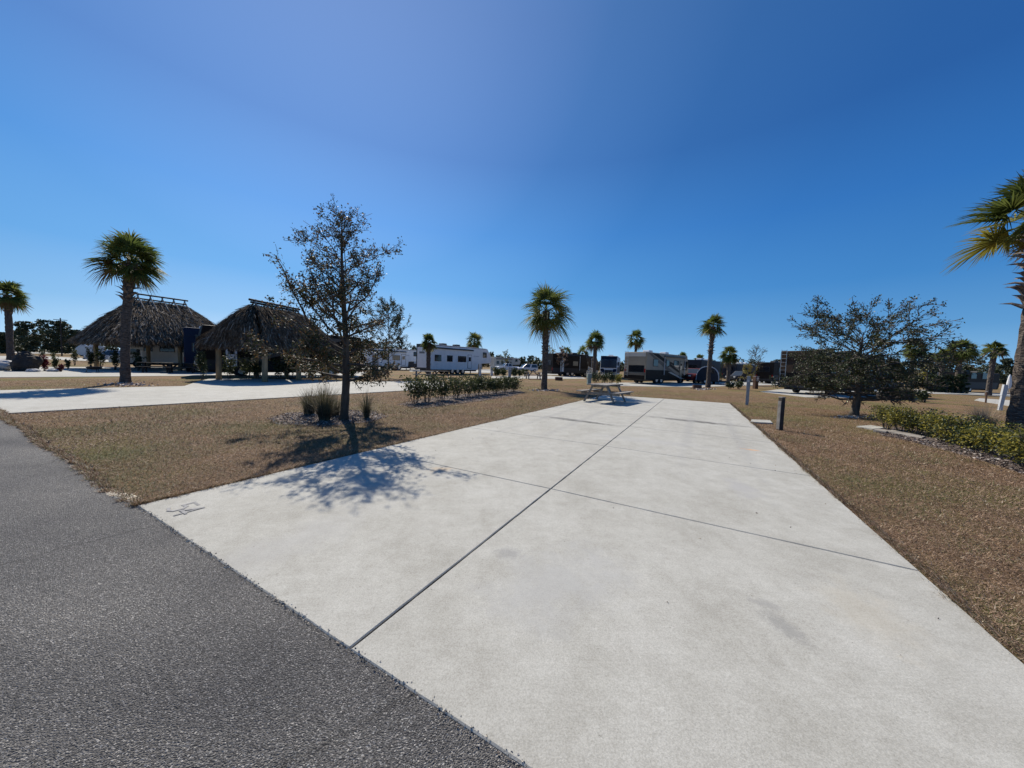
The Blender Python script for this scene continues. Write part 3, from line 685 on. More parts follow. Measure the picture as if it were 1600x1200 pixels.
def small_oak(label, bx, by, ty, wpx, seed, n=3000, ls=.07, leafmats=None, twig_only=False, trunk_t=.3, N=26, el0=.3, minr=.008, tr0=.06):
    b = at(bx, by); H = top_at(b, bx, ty); W = wpx * b.y / F / 2
    root = empty('small_tree', label, 'tree', b, 0, 'small trees around the campsites')
    rg = random.Random(seed); k = 12
    tr = [Vector((.06*math.sin(4*i/k), 0, -.05 + H*.95*i/k)) for i in range(k + 1)]; rr = [tr0*(1 - i/k)**.8 + .008 for i in range(k + 1)]
    limbs, tips = [], []
    for i in range(N):
        t = trunk_t + (.97 - trunk_t)*i/N; az = i*2.4 + rg.uniform(-.3, .3); el = el0 + .6*t
        j = min(k - 1, int(t*k)); p = tr[j].lerp(tr[j+1], t*k - j)
        grow(rg, p, Vector((math.cos(az)*math.cos(el), math.sin(az)*math.cos(el), math.sin(el))), W*np.interp(t, [0, trunk_t, .55, 1], [.6, .9, 1., .35])*rg.uniform(.8, 1.15), .025, 1, limbs, tips, gravity=.06, wig=.3, kids=(4, 6), ratio=.42, mind=.2)
    tree_build(root, (tr, rr), limbs, tips, n, ls, seed, leafmats or [M['oak_leaf'], M['oak_leaf_brown']], None, minr, .6, .07)
small_oak('small dark leafed oak standing on green grass behind the tall oak', 606, 590, 470, 96, 31, n=9000, ls=.11, N=34, trunk_t=.28, leafmats=[M['oak_leaf'], M['shrub_dark']])
small_oak('bare branched young tree with few leaves left of the brown motorhome', 1178, 600, 540, 44, 32, n=420, ls=.14, N=18, trunk_t=.4, el0=.5, minr=.012)
small_oak('young tree with sparse yellow green leaves behind the middle palm', 857, 583, 543, 32, 33, n=900, ls=.2, leafmats=[M['shrub_yellow'], M['oak_leaf']], N=16, minr=.018, trunk_t=.25)
small_oak('thin brown leafed tree rising behind the dark fire pit', 876, 588, 538, 26, 34, n=500, ls=.2, leafmats=[M['hedge_pink'], M['oak_leaf_brown']], N=16, minr=.018, trunk_t=.3)
small_oak('pale green sapling beside the parked white pickup', 789, 579, 546, 22, 35, n=500, ls=.28, leafmats=[M['shrub'], M['shrub_yellow']], N=14, minr=.02)
small_oak('bright green sapling in front of the distant black pickup', 614, 577, 547, 20, 36, n=700, ls=.28, leafmats=[M['shrub'], M['shrub_yellow']], N=14, minr=.02, trunk_t=.3)
small_oak('yellow leafed young tree behind the pair of grey pedestals', 1168, 598, 570, 30, 37, n=1100, ls=.16, leafmats=[M['shrub_yellow'], M['oak_leaf_brown']], N=14, minr=.012, trunk_t=.2)
small_oak('thin sapling with a pale trunk and few yellowish leaves', 1444, 629, 560, 26, 38, n=160, ls=.12, leafmats=[M['shrub_yellow'], M['oak_leaf']], N=10, minr=.008, trunk_t=.4, tr0=.05)
small_oak('small bare tree with white twigs right of the wide oak', 1426, 612, 548, 40, 39, n=600, ls=.13, leafmats=[M['oak_leaf'], M['hedge_pink']], N=16, minr=.014, trunk_t=.4)

# ------------------------------------------------------------------ palms
palm_px('tall palm with orange tipped fronds in front of the far thatched hut', 196, 598, 380, 140, 41, tr=.172, n=44, nl=34, lo=-38, hi=88, lean=(.42, .1), boots=46, boot_from=.68, boot_len=.34, lw=.06, skirt=2, flare=1.35)
palm_px('stocky palm beside the black boulder at the left edge', 17, 563, 446, 84, 42, tr=.30, n=34, nl=24, lo=-50, lw=.13, boots=30, boot_from=.72, boot_len=.5, segs=2, skirt=2)
palm_px('palm with drooping fronds standing left of the picnic table', 850, 609, 456, 90, 66, tr=.195, n=42, nl=28, lo=-58, hi=85, lean=(-.05, 0), boots=70, boot_from=.45, boot_len=.16, lw=.055)
palm_px('slender palm with a frayed trunk right of the striped motorhome', 1106, 605.5, 497, 46, 44, tr=.19, n=34, nl=22, lo=-35, hi=88, lean=(.12, 0), boots=44, boot_from=.55, boot_len=.3, lw=.07, segs=2)
palm_px('palm with a rounded crown behind the blue motorhome', 928, 590, 522, 36, 45, tr=.30, n=34, nl=18, lo=-42, lw=.12, segs=2)
palm_px('palm whose crown shows above the striped motorhome roof', 991, 590, 519, 36, 46, tr=.22, n=30, nl=18, lo=-60, lw=.13, segs=2)
palm_px('short bushy palm behind the low hedge by the far road', 1137, 600, 544, 36, 47, tr=.22, n=44, nl=20, lo=-70, lw=.10, segs=2)
palm_px('palm with its trunk in front of the back edge of the white trailer', 669, 587.5, 525, 30, 48, tr=.24, n=34, nl=18, lo=-48, lw=.12, segs=2)
palm_px('palm behind the middle of the white trailer roof', 740, 577, 523, 33, 49, tr=.25, n=34, nl=16, lo=-55, lw=.18, segs=2)
palm_px('distant palm left of the blue motorhome', 909, 582, 543, 26, 50, tr=.25, n=30, nl=14, lo=-60, lw=.16, segs=2)
palm_px('distant pale palm behind the dark trailer', 884, 580, 543, 26, 51, tr=.25, n=30, nl=14, lo=-50, lw=.16, segs=2)
palm_px('low palm beyond the rear of the striped motorhome roof', 1064, 592, 553, 22, 52, tr=.25, n=28, nl=14, lo=-45, lw=.15, segs=2)
palm_px('low palm behind the dark coach beside the frayed palm', 1091, 594, 556, 20, 53, tr=.25, n=28, nl=14, lo=-50, lw=.15, segs=2)
palm_px('broad dark palm above the cypress hedge on the right', 1494, 614, 535, 70, 54, tr=.22, n=46, nl=22, lo=-60, lw=.11, segs=2, skirt=4)
palm_px('second palm crown left of the broad dark palm', 1468, 613, 548, 40, 57, tr=.20, n=34, nl=18, lo=-60, lw=.11, segs=2)
palm_px('pale trunked palm right of the cypress hedge', 1544, 618, 536, 52, 55, tr=.2, n=32, nl=22, lo=-40, lw=.10, segs=2, lean=(.15, 0))
palm_px('palm partly behind the wide oak on the right', 1421, 612, 533, 52, 56, tr=.2, n=36, nl=20, lo=-62, lw=.11, segs=2)
b = at(1588, 673)
palm('tall palm with long pointed leaf bases at the right edge', b, top_at(b, 1592, 296), 1.85, 58, tr=.20, n=46, nl=46, lo=-10, hi=88, drk=.6, lean=(.10, -.05), boots=96, boot_from=.6, boot_len=.42, lw=.055, flare=1.2, pet=.5)

# ------------------------------------------------------------------ hedges, shrubs, grasses, beds
def bed(name, label, pts, mat, chips, seed, z=.012, cat='mulch bed', chip_s=.05, pale=.25):
    P = [at(*p) for p in pts]; n = len(P); rg = np.random.default_rng(seed); r2 = random.Random(seed)
    c = sum(P, Vector()) / n; ring = []
    for i in range(n):
        for k in range(5):
            p = P[i].lerp(P[(i+1) % n], k/5); ring.append(p + (p - c).normalized() * r2.uniform(-.06, .06))
    mb = MB(); m = len(ring)
    mb.add([(p.x, p.y, z) for p in ring] + [(p.x, p.y, -.02) for p in ring] + [(c.x, c.y, z + .045)], [(i, (i+1) % m, 2*m) for i in range(m)] + [(i, i+m, (i+1) % m + m, (i+1) % m) for i in range(m)])
    o = mb.build(name, mat); o['kind'] = 'structure'
    # chips scattered over the bed
    A = np.array([p[:2] for p in ring]); cc = np.array([c.x, c.y])
    k = rg.integers(0, m, chips); t = np.sqrt(rg.random(chips))[:, None]; s_ = rg.random(chips)[:, None]
    xy = cc + (A[k]*(1-s_) + A[(k+1) % m]*s_ - cc) * t * 1.04
    C = np.concatenate([xy, (z + .012 + (1 - t) * .045)], 1)
    V, Fq = leaves(C, chip_s, rg, .5, flat=.75)
    V[:, 2] = np.maximum(V[:, 2], z + .003)
    s = mesh_np('bark_chips', V, Fq, [M['mulch_chip'], M['chip_pale'], M['mulch']], None, rg.choice(3, chips, p=[.5 - pale/2, pale, .5 - pale/2])); s['kind'] = 'stuff'
    return o
bed('mulch_bed', '', [(418, 655), (450, 646), (520, 641), (585, 643), (605, 651), (575, 660), (500, 667), (440, 664)], M['mulch'], 2200, 61)
bed('mulch_bed', '', [(622, 632), (660, 624), (720, 617), (800, 609), (822, 613), (790, 621), (720, 631), (655, 639)], M['mulch'], 2600, 62)
bed('mulch_bed', '', [(1368, 672), (1395, 668), (1460, 676), (1540, 690), (1640, 712), (1760, 740), (1760, 790), (1640, 755), (1540, 722), (1440, 694), (1385, 682)], M['mulch'], 5200, 63, pale=.08)
hedge_words = ['first shrub at the near left end of the leafy hedge', 'second shrub of the leafy hedge from the left', 'third shrub of the leafy hedge from the left', 'thin fourth shrub of the leafy hedge from the left', 'fifth shrub of the leafy hedge from the left', 'full sixth shrub near the middle of the leafy hedge', 'seventh shrub of the leafy hedge from the left', 'third from last shrub of the leafy hedge', 'second from last shrub of the leafy hedge', 'last shrub at the far right end of the leafy hedge']
for i, (px, py, h, n) in enumerate([(648, 630.5, 590, 330), (667, 628.5, 588, 300), (690, 626, 588, 420), (712, 623.5, 592, 260), (730, 621, 590, 340), (745, 619, 588, 480), (760, 617, 589, 480), (774, 615.5, 591, 420), (788, 613.5, 590, 480), (801, 612, 591, 460)]):
    b = at(px, py); shrub('hedge_shrub', hedge_words[i] + ' left of the pad', b, top_at(b, px, h),  .52, 70 + i, [M['shrub'], M['shrub_dark']], int(n*2.6), .095, 6, 'leafy hedge shrubs left of the pad', low=.3)
rh = [(1384, 671, 633, .38, 's'), (1408, 677, 640, .42, 'y'), (1430, 681, 645, .44, 'd'), (1453, 685, 648, .46, 's'), (1480, 694, 654, .46, 'y'), (1502, 699, 656, .42, 'd'), (1528, 706, 662, .46, 'd'), (1554, 714, 668, .44, 'y'), (1582, 722, 672, .46, 'd'), (1606, 734, 676, .46, 'y'), (1632, 742, 684, .46, 's')]
rl = ['green leafed shrub at the far end of the yellow hedge', 'yellow green shrub next to the green end of the hedge', 'brown green shrub third from the far hedge end', 'green shrub fourth from the far hedge end', 'bright yellow shrub in the middle of the right hedge', 'dark shrub right of the bright yellow hedge shrub', 'brownish shrub in the hedge in front of the grass clump', 'yellow shrub below the leaning white pedestal', 'dark green shrub at the foot of the big palm', 'yellow leafed shrub nearest the right edge', 'green shrub past the big palm at the near hedge end']
mm = {'s': [M['shrub'], M['shrub_yellow']], 'y': [M['shrub_yellow'], M['shrub']], 'd': [M['shrub_dark'], M['shrub_yellow']]}
for i, (px, py, h, r_, k) in enumerate(rh):
    b = at(px, py); shrub('hedge_shrub', rl[i], b, top_at(b, px, h) * (.9 + .12 * ((i * 7) % 3)), r_ * .85, 90 + i, mm[k], 2000, .05, 7, 'yellow green hedge shrubs right of the pad', low=.08, vase=1.15, mixp=.35)
for i, (px, py, h, r_, l) in enumerate([(507, 659, 590, .26, 'full reed clump standing left of the oak trunk'), (483, 649, 600, .26, 'looser reed clump at the left side of the oak mulch'), (573, 654, 604, .14, 'small narrow reed clump right of the oak trunk'), (524, 652, 612, .18, 'dark reed clump close behind the oak trunk')]):
    b = at(px, py); reed_clump(l, b, top_at(b, px, h) * .86, r_, 110 + i, n=[460, 300, 170, 200][i], plume=.18)
for i, (px, py, h, r_, l) in enumerate([(1536, 666, 630, .55, 'hazy pale grass clump behind the yellow hedge'), (1392, 622, 603, .9, 'brown grass clump right of the wide oak'), (1414, 625, 606, .9, 'brown grass clump beside the small bare tree')]):
    b = at(px, py); reed_clump(l, b, top_at(b, px, h), r_, 120 + i, n=[260, 520, 520][i], mats=[M['reed_pale'], M['reed_pale'], M['reed']] if i == 0 else [M['reed'], M['reed_pale'], M['reed_dark']], plume=.4, wd=.006 if i == 0 else .03)
# ------------------------------------------------------------------ thatched huts
def hut(label, corner, head, lx, wy, over, ze, zr, seed, mids, nst=6500, pale=.10, bulge=.2, hipk=.6, rail=1.):
    root = empty('thatched_hut', label, 'tiki hut', corner, R(head), 'thatched shade huts')
    rg = np.random.default_rng(seed); r2 = random.Random(seed)
    # near corner post at the local origin; +x runs along the heading, +y to the left
    pp = [(x, y) for x in [lx * k / (mids + 1) for k in range(mids + 2)] for y in (0, wy)] + [(0, wy / 2)]*0
    for x, y in pp:
        mb = MB(); mb.tube([(x, y, -.05), (x + r2.uniform(-.03, .03), y, 1.2), (x, y, ze + .35)], [.16, .15, .14], 10, wob=.05, rng=r2); mb.build('post', M['log'], root, smooth=True)
    mb = MB()
    for y in (0, wy): mb.cyl((-.4, y, ze + .3), (lx + .4, y, ze + .3), .10, 8)
    for x in (0, lx): mb.cyl((x, -.4, ze + .42), (x, wy + .4, ze + .42), .10, 8)
    mb.build('beam', M['log'], root, smooth=True)
    x0, x1, y0, y1 = -over, lx + over, -over, wy + over
    hw = (y1 - y0) / 2; ym = (y0 + y1) / 2; hip = hw * hipk
    rA, rB = np.array([x0 + hip, ym, zr]), np.array([x1 - hip, ym, zr])
    E_ = [np.array(p) for p in ((x0, y0, ze), (x1, y0, ze), (x1, y1, ze), (x0, y1, ze))]
    faces = [(E_[0], E_[1], rB, rA), (E_[1], E_[2], rB, rB), (E_[2], E_[3], rA, rB), (E_[3], E_[0], rA, rA)]
    def surf(f, u, v):
        a, b_, c, d = f; p = (a*(1-u)[:, None] + b_*u[:, None]) * (1-v)[:, None] + (d*(1-u)[:, None] + c*u[:, None]) * v[:, None]
        nrm = np.cross(b_ - a, d - a + 1e-6*(c-b_)); nrm = nrm / np.linalg.norm(nrm)
        if nrm[2] < 0: nrm = -nrm
        edge = np.minimum(1, 4*np.minimum(u, 1-u)) if True else 1
        return p + nrm * (bulge * np.sin(np.pi * np.clip(v, 0, 1) ** .85) * (.35 + .65 * edge))[:, None], nrm
    base = []
    N = 14
    for f in faces:
        uu, vv = np.meshgrid(np.linspace(0, 1, N), np.linspace(0, 1, N)); P, _ = surf(f, uu.ravel(), vv.ravel())
        Q = np.array([[j*N+i, j*N+i+1, (j+1)*N+i+1, (j+1)*N+i] for j in range(N-1) for i in range(N-1)])
        P[:, 2] -= .06; base.append((P, Q, 0))
    roof = join_parts('roof', base, [M['thatch_base']], root)
    ch = []
    for fi, f in enumerate(faces):
        area = np.linalg.norm(f[1]-f[0]) + np.linalg.norm(f[2]-f[3])
        n = int(nst * area / 34)
        v = rg.random(n) ** 1.15; u = rg.random(n)
        tri = np.linalg.norm(f[2]-f[3]) / np.linalg.norm(f[1]-f[0]); keep = rg.random(n) < (1 - v + v*max(tri, .06)) ; u, v = u[keep], v[keep]; n = len(u)
        P, nrm = surf(f, u, v); P2, _ = surf(f, u + rg.normal(0, .02, n), v - .12)
        d = P2 - P; d /= np.linalg.norm(d, axis=1)[:, None]; d += rg.normal(0, .13, (n, 3)); d += nrm * rg.uniform(-.02, .16, n)[:, None]
        s_ = np.cross(d, nrm); s_ /= np.linalg.norm(s_, axis=1)[:, None]; s_ += nrm * rg.uniform(-.6, .6, n)[:, None]
        L = rg.uniform(.25, .75, n)[:, None]; W = rg.uniform(.007, .024, n)[:, None]; P = P + nrm * rg.uniform(.0, .12, n)[:, None]
        mid = P + d * L * .55; end = P + d * L; end[:, 2] -= rg.uniform(0, .12, n)
        V = np.stack([P - s_*W, P + s_*W, mid + s_*W, mid - s_*W, end + s_*W*.3, end - s_*W*.3], 1).reshape(-1, 3)
        Q = np.concatenate([np.arange(n)[:, None]*6 + np.array([0, 1, 2, 3]), np.arange(n)[:, None]*6 + np.array([3, 2, 4, 5])])
        mi = (rg.random(n) < pale).astype(int); ch.append((V, Q, np.concatenate([mi, mi])))
        # hanging fringe at the eave
        n = int(np.linalg.norm(f[1]-f[0]) * 300); u = rg.random(n); P, _ = surf(f, u, rg.uniform(0, .07, n)); out = np.cross(f[1]-f[0], [0, 0, 1]); out /= np.linalg.norm(out)
        if out @ (f[0] - np.array([lx/2, wy/2, ze])) < 0: out = -out
        along = (f[1]-f[0]) / np.linalg.norm(f[1]-f[0]); W = rg.uniform(.008, .028, n)[:, None]
        a = P + out * rg.uniform(-.05, .1, n)[:, None]; e = a + out * rg.uniform(.0, .22, n)[:, None] + along * rg.normal(0, .07, n)[:, None]; e[:, 2] -= rg.uniform(.22, .62, n)
        V = np.stack([a - along*W, a + along*W, e + along*W*.4, e - along*W*.4], 1).reshape(-1, 3); ch.append((V, np.arange(4*n).reshape(n, 4), (rg.random(n) < pale*1.6).astype(int)))
    th = join_parts('thatch', ch, [M['thatch'], M['thatch_lit']], root)
    # ridge poles
    rp = MB(); rp.cyl(rA + [-.3, 0, .14 + .38*rail], rB + [.3, 0, .14 + .38*rail], .075, 7); rp.cyl(rA + [-.2, 0, .12], rB + [.2, 0, .12], .07, 7); rp.build('ridge_pole', M['dark_log'], root)
    k = max(2, int((rB[0] - rA[0]) / .75))
    for i in range(k + 1):
        x = rA[0] + (rB[0] - rA[0]) * i / k; q = MB()
        q.cyl((x, ym + .1, zr + .2 + .36*rail), (x, ym - hw*.36, zr - (zr-ze)*.36 + .06 + .3*max(rail, bulge*1.6)), .045, 6); q.cyl((x + .08, ym - .1, zr + .2 + .36*rail), (x + .08, ym + hw*.36, zr - (zr-ze)*.36 + .06 + .3*max(rail, bulge*1.6)), .045, 6)
        q.build('saddle_pole', M['grey_wood'], root)
    return root
hut('far thatched hut with a pole ridge behind the tall palm', at(196, 580), 63, 6.8, 7.4, 1.1, 2.6, 6.45, 131, 1, 36000, .24, .30, .6)
hut('near thatched hut on the neighbouring pad behind the tall oak', at(414, 597.5), 78, 5.0, 3.6, .55, 2.45, 4.95, 132, 1, 32000, .12, .42, .6, .35)

# ------------------------------------------------------------------ recreational vehicles
class RV:
    def __init__(s, label, cat, corner, head, L, W, H, name='motorhome', group='motorhomes and trailers on the campsites'):
        h = R(head); lf = Vector((-math.sin(h), math.cos(h), 0))
        s.L, s.W, s.H = L, W, H; s.r = empty(name, label, cat, corner, h, group)
    def body(s, prof, mat, bev=.09, W=None, name='body', y=None):
        W = W or s.W; mb = MB(); mb.prism(prof, -W/2, W/2); return mb.build(name, mat, s.r, bevel=bev)
    def side(s, name, mat, sd_, x0, x1, z0, z1, t=.02, par=None, o=0., bevel=0):
        y = sd_ * (s.W/2 + o); mb = MB(); mb.box(x0, x1, min(y, y + sd_*t), max(y, y + sd_*t), z0, z1); return mb.build(name, mat, par or s.r, bevel=bevel)
    def poly(s, name, mat, sd_, pts, t=.012, o=0., par=None):
        y = sd_ * (s.W/2 + o); mb = MB(); mb.prism(pts, min(y, y + sd_*t), max(y, y + sd_*t)); return mb.build(name, mat, par or s.r)
    def end(s, name, mat, x, dirx, y0, y1, z0, z1, t=.02, par=None):
        mb = MB(); mb.box(min(x, x + dirx*t), max(x, x + dirx*t), y0, y1, z0, z1); return mb.build(name, mat, par or s.r)
    def window(s, sd_, x0, x1, z0, z1):
        f = s.side('window', M['black'], sd_, x0, x1, z0, z1, .03); s.side('pane', M['glass'], sd_, x0 + .05, x1 - .05, z0 + .05, z1 - .05, .012, f, .03)
    def door(s, sd_, x0, x1, z0, z1, mat, frame='black'):
        f = s.side('door', M[frame], sd_, x0, x1, z0, z1, .025); s.side('door_panel', mat, sd_, x0 + .05, x1 - .05, z0 + .05, z1 - .05, .012, f, .025)
        s.side('door_window', M['glass'], sd_, x0 + .18, x1 - .18, z1 - .95, z1 - .35, .012, f, .037); s.side('handle', M['chrome'], sd_, x0 + .1, x0 + .18, z0 + .9, z0 + 1.05, .05, f, .037)
    def wheels(s, xs, r=.42, wd=.25, both=True):
        for x in xs:
            for q in ((-1, 1) if both else (-1,)):
                y = q * (s.W/2 - wd/2 - .02); mb = MB(); mb.cyl((x, y - wd/2, r), (x, y + wd/2, r), r, 20); wo = mb.build('wheel', M['rubber'], s.r, bevel=.02)
                mb = MB(); mb.cyl((x, y + q*(wd/2 - .02), r), (x, y + q*(wd/2 + .015), r), r*.55, 14); mb.build('rim', M['chrome'], wo)
    def ac(s, xs, mat='pale_grey', z=None):
        for x in xs: mb = MB(); mb.prism([(x, s.H if z is None else z), (x + .95, s.H if z is None else z), (x + .85, (s.H if z is None else z) + .30), (x + .1, (s.H if z is None else z) + .30)], -.38, .38); mb.build('air_conditioner', M[mat], s.r, bevel=.06)
    def awning(s, sd_, x0, x1, z, arms=True, mat='black'):
        mb = MB(); y = sd_*(s.W/2 + .10); mb.cyl((x0, y, z), (x1, y, z), .085, 10)
        a = mb.build('awning', M[mat], s.r)
        if arms:
            for x in (x0 + .04, x1 - .04): mb = MB(); mb.box(x - .03, x + .03, min(y - .03, y + .03), max(y - .03, y + .03), 1.0, z); mb.build('awning_arm', M['frame_white'], a)
    def ladder(s, y, x=0):
        mb = MB()
        for q in (-.19, .19): mb.cyl((x - .14, y + q, .8), (x - .14, y + q, s.H + .1), .02, 6)
        for k in range(9): mb.cyl((x - .14, y - .19, .95 + k*.32), (x - .14, y + .19, .95 + k*.32), .017, 6)
        mb.build('ladder', M['chrome'], s.r)
    def under(s, x0, x1, z0=.32, z1=.62): mb = MB(); mb.box(x0, x1, -s.W*.36, s.W*.36, z0, z1); mb.build('chassis', M['black'], s.r)
    def lights(s, x=0, z=1.0):
        for q in (-1, 1): s.end('tail_light', M['red_lens'], x, -1, q*(s.W/2 - .12) - .07, q*(s.W/2 - .12) + .07, z, z + .4, .03)

def corner_root(px, py, head, W, side=-1):          # ground pixel of the rear corner on the given side -> rear centre
    h = R(head); return at(px, py) - Vector((-math.sin(h), math.cos(h), 0)) * side * W / 2
def striped_motorhome():
    W, L, H = 2.55, 11.0, 3.45
    m = RV('tan and brown striped motorhome parked beyond the picnic table', 'motorhome', corner_root(1008, 600.5, 41, W), 41, L, W, H)
    m.body([(0, .48), (L - .3, .48), (L, .9), (L, 1.5), (L - .25, 2.7), (L - .55, H), (.05, H), (0, H - .1)], M['tan'], .10)
    for sd_ in (-1, 1):
        m.poly('lower_band', M['dark_brown'], sd_, [(.02, .5), (L - .35, .5), (L - .1, .9), (L - .1, 1.05), (7.4, .95), (5.0, 1.55), (.02, 1.55)])
        m.poly('swoosh', M['dark_brown'], sd_, [(1.2, H - .12), (2.6, H - .12), (8.4, 1.5), (9.8, 1.0), (9.4, 1.0), (7.6, 1.45)], .014)
        m.poly('swoosh', M['taupe'], sd_, [(.4, H - .14), (1.0, H - .14), (5.0, 2.0), (7.4, 1.1), (6.6, 1.1), (4.4, 1.75)], .016)
        m.poly('swoosh', M['dark_brown'], sd_, [(3.4, 2.9), (4.2, 2.9), (9.4, 1.75), (10.6, 1.75), (10.6, 1.62), (9.0, 1.62)], .018)
        m.poly('swoosh', M['cream'], sd_, [(5.2, 1.35), (6.0, 1.35), (9.4, .62), (10.3, .62), (8.8, .56)], .02)
        m.window(sd_, 1.5, 2.6, 1.95, 2.75); m.window(sd_, 4.6, 5.4, 1.95, 2.75); m.window(sd_, 6.6, 8.0, 1.9, 2.75); m.window(sd_, 9.5, 10.6, 1.75, 2.75)
    m.door(-1, 8.3, 9.0, .75, 2.75, M['tan'])
    m.end('roof_cap', M['cream'], 0, -1, -W/2 + .1, W/2 - .1, H - .5, H - .08, .05)
    m.end('rear_panel', M['tan'], 0, -1, -W/2 + .12, W/2 - .12, 2.05, H - .58, .04)
    f = m.end('rear_window', M['black'], 0, -1, -W/2 + .2, W/2 - .55, 1.25, 2.0, .03); m.end('pane', M['glass'], -.03, -1, -W/2 + .26, W/2 - .61, 1.31, 1.94, .012, f)
    m.end('bumper', M['taupe'], 0, -1, -W/2 + .05, W/2 - .05, .95, 1.2, .10); m.end('rear_grille', M['dark_brown'], 0, -1, -W/2 + .1, W/2 - .1, .5, .93, .06)
    m.lights(0, 1.25); m.ladder(W/2 - .3); m.wheels([2.6, 8.9], .48, .28); m.wheels([3.7], .42, .22); m.under(.3, L - .5); m.ac([2.2, 6.3], 'white', H)
    m.awning(-1, 4.0, 9.6, H - .32, True, 'taupe')
    mb = MB(); mb.cyl((3.9, .6, H), (3.9, .6, H + .25), .28, 14); mb.build('satellite_dome', M['white'], m.r, bevel=.05)
striped_motorhome()
def fifth_wheel(label, px, py, head, L=12.2, W=2.5, H=3.95, mat='white', side=-1, blackrear=True, simple=False, name='camping_trailer'):
    m = RV(label, 'trailer', corner_root(px, py, head, W, side), head, L, W, H, name)
    nz = L - 3.0
    m.body([(0, .62), (nz, .62), (nz + .1, 1.55), (L - .35, 1.7), (L, 2.1), (L - .2, 2.9), (L - 1.0, H - .05), (L - 1.4, H), (0, H)], M[mat], .06)
    sg = side
    if blackrear:
        m.end('rear_cap', M['black'], 0, -1, -W/2 - .02, W/2 + .02, .6, H + .02, .05)
        f = m.end('ramp_door', M['white'], -.05, -1, -W/2 + .25, W/2 - .25, .85, H - .42, .04)
        m.end('badge', M['stripe_grey'], -.09, -1, -.55, .55, H - 1.25, H - 1.0, .012, f)
    for sd_ in (-1, 1):
        m.poly('roof_stripe', M['stripe_grey'], sd_, [(.05, H - .12), (L - 1.5, H - .12), (L - 1.5, H - .04), (.05, H - .04)])
        m.poly('side_badge', M['pale_grey'], sd_, [(L - 4.0, 2.62), (L - 2.8, 2.62), (L - 2.8, 2.75), (L - 4.0, 2.75)])
        for a, b_ in ((1.0, 2.1), (3.1, 4.1), (5.1, 6.7)): m.window(sd_, a*L/12.2, b_*L/12.2, 1.75, 2.6)
        m.window(sd_, L - 2.0, L - 1.15, 2.55, 3.35)
    m.door(sg, L*.575, L*.575 + .8, .85, 2.85, M[mat])
    m.awning(sg, .6, L*.66, H - .45, False); m.wheels([L*.34, L*.34 + 1.0, L*.34 + 2.0], .42, .24)
    m.under(.3, nz, .42, .7); m.ac([2.9, 5.4], 'black', H)
    mb = MB()
    for q in (-.9, .9): mb.box(nz + .5, nz + .62, q - .05, q + .05, 0, 1.6)
    mb.box(L - 1.6, L - 1.4, -.08, .08, 1.0, 1.75); mb.build('landing_leg', M['black'], m.r)
    mb = MB(); mb.box(nz + .15, nz + 1.2, -W*.42, W*.42, .8, 1.55); mb.build('hitch_frame', M['black'], m.r)
    return m
fifth_wheel('white toy hauler trailer with black rear edge and black windows', 669, 585, 52)
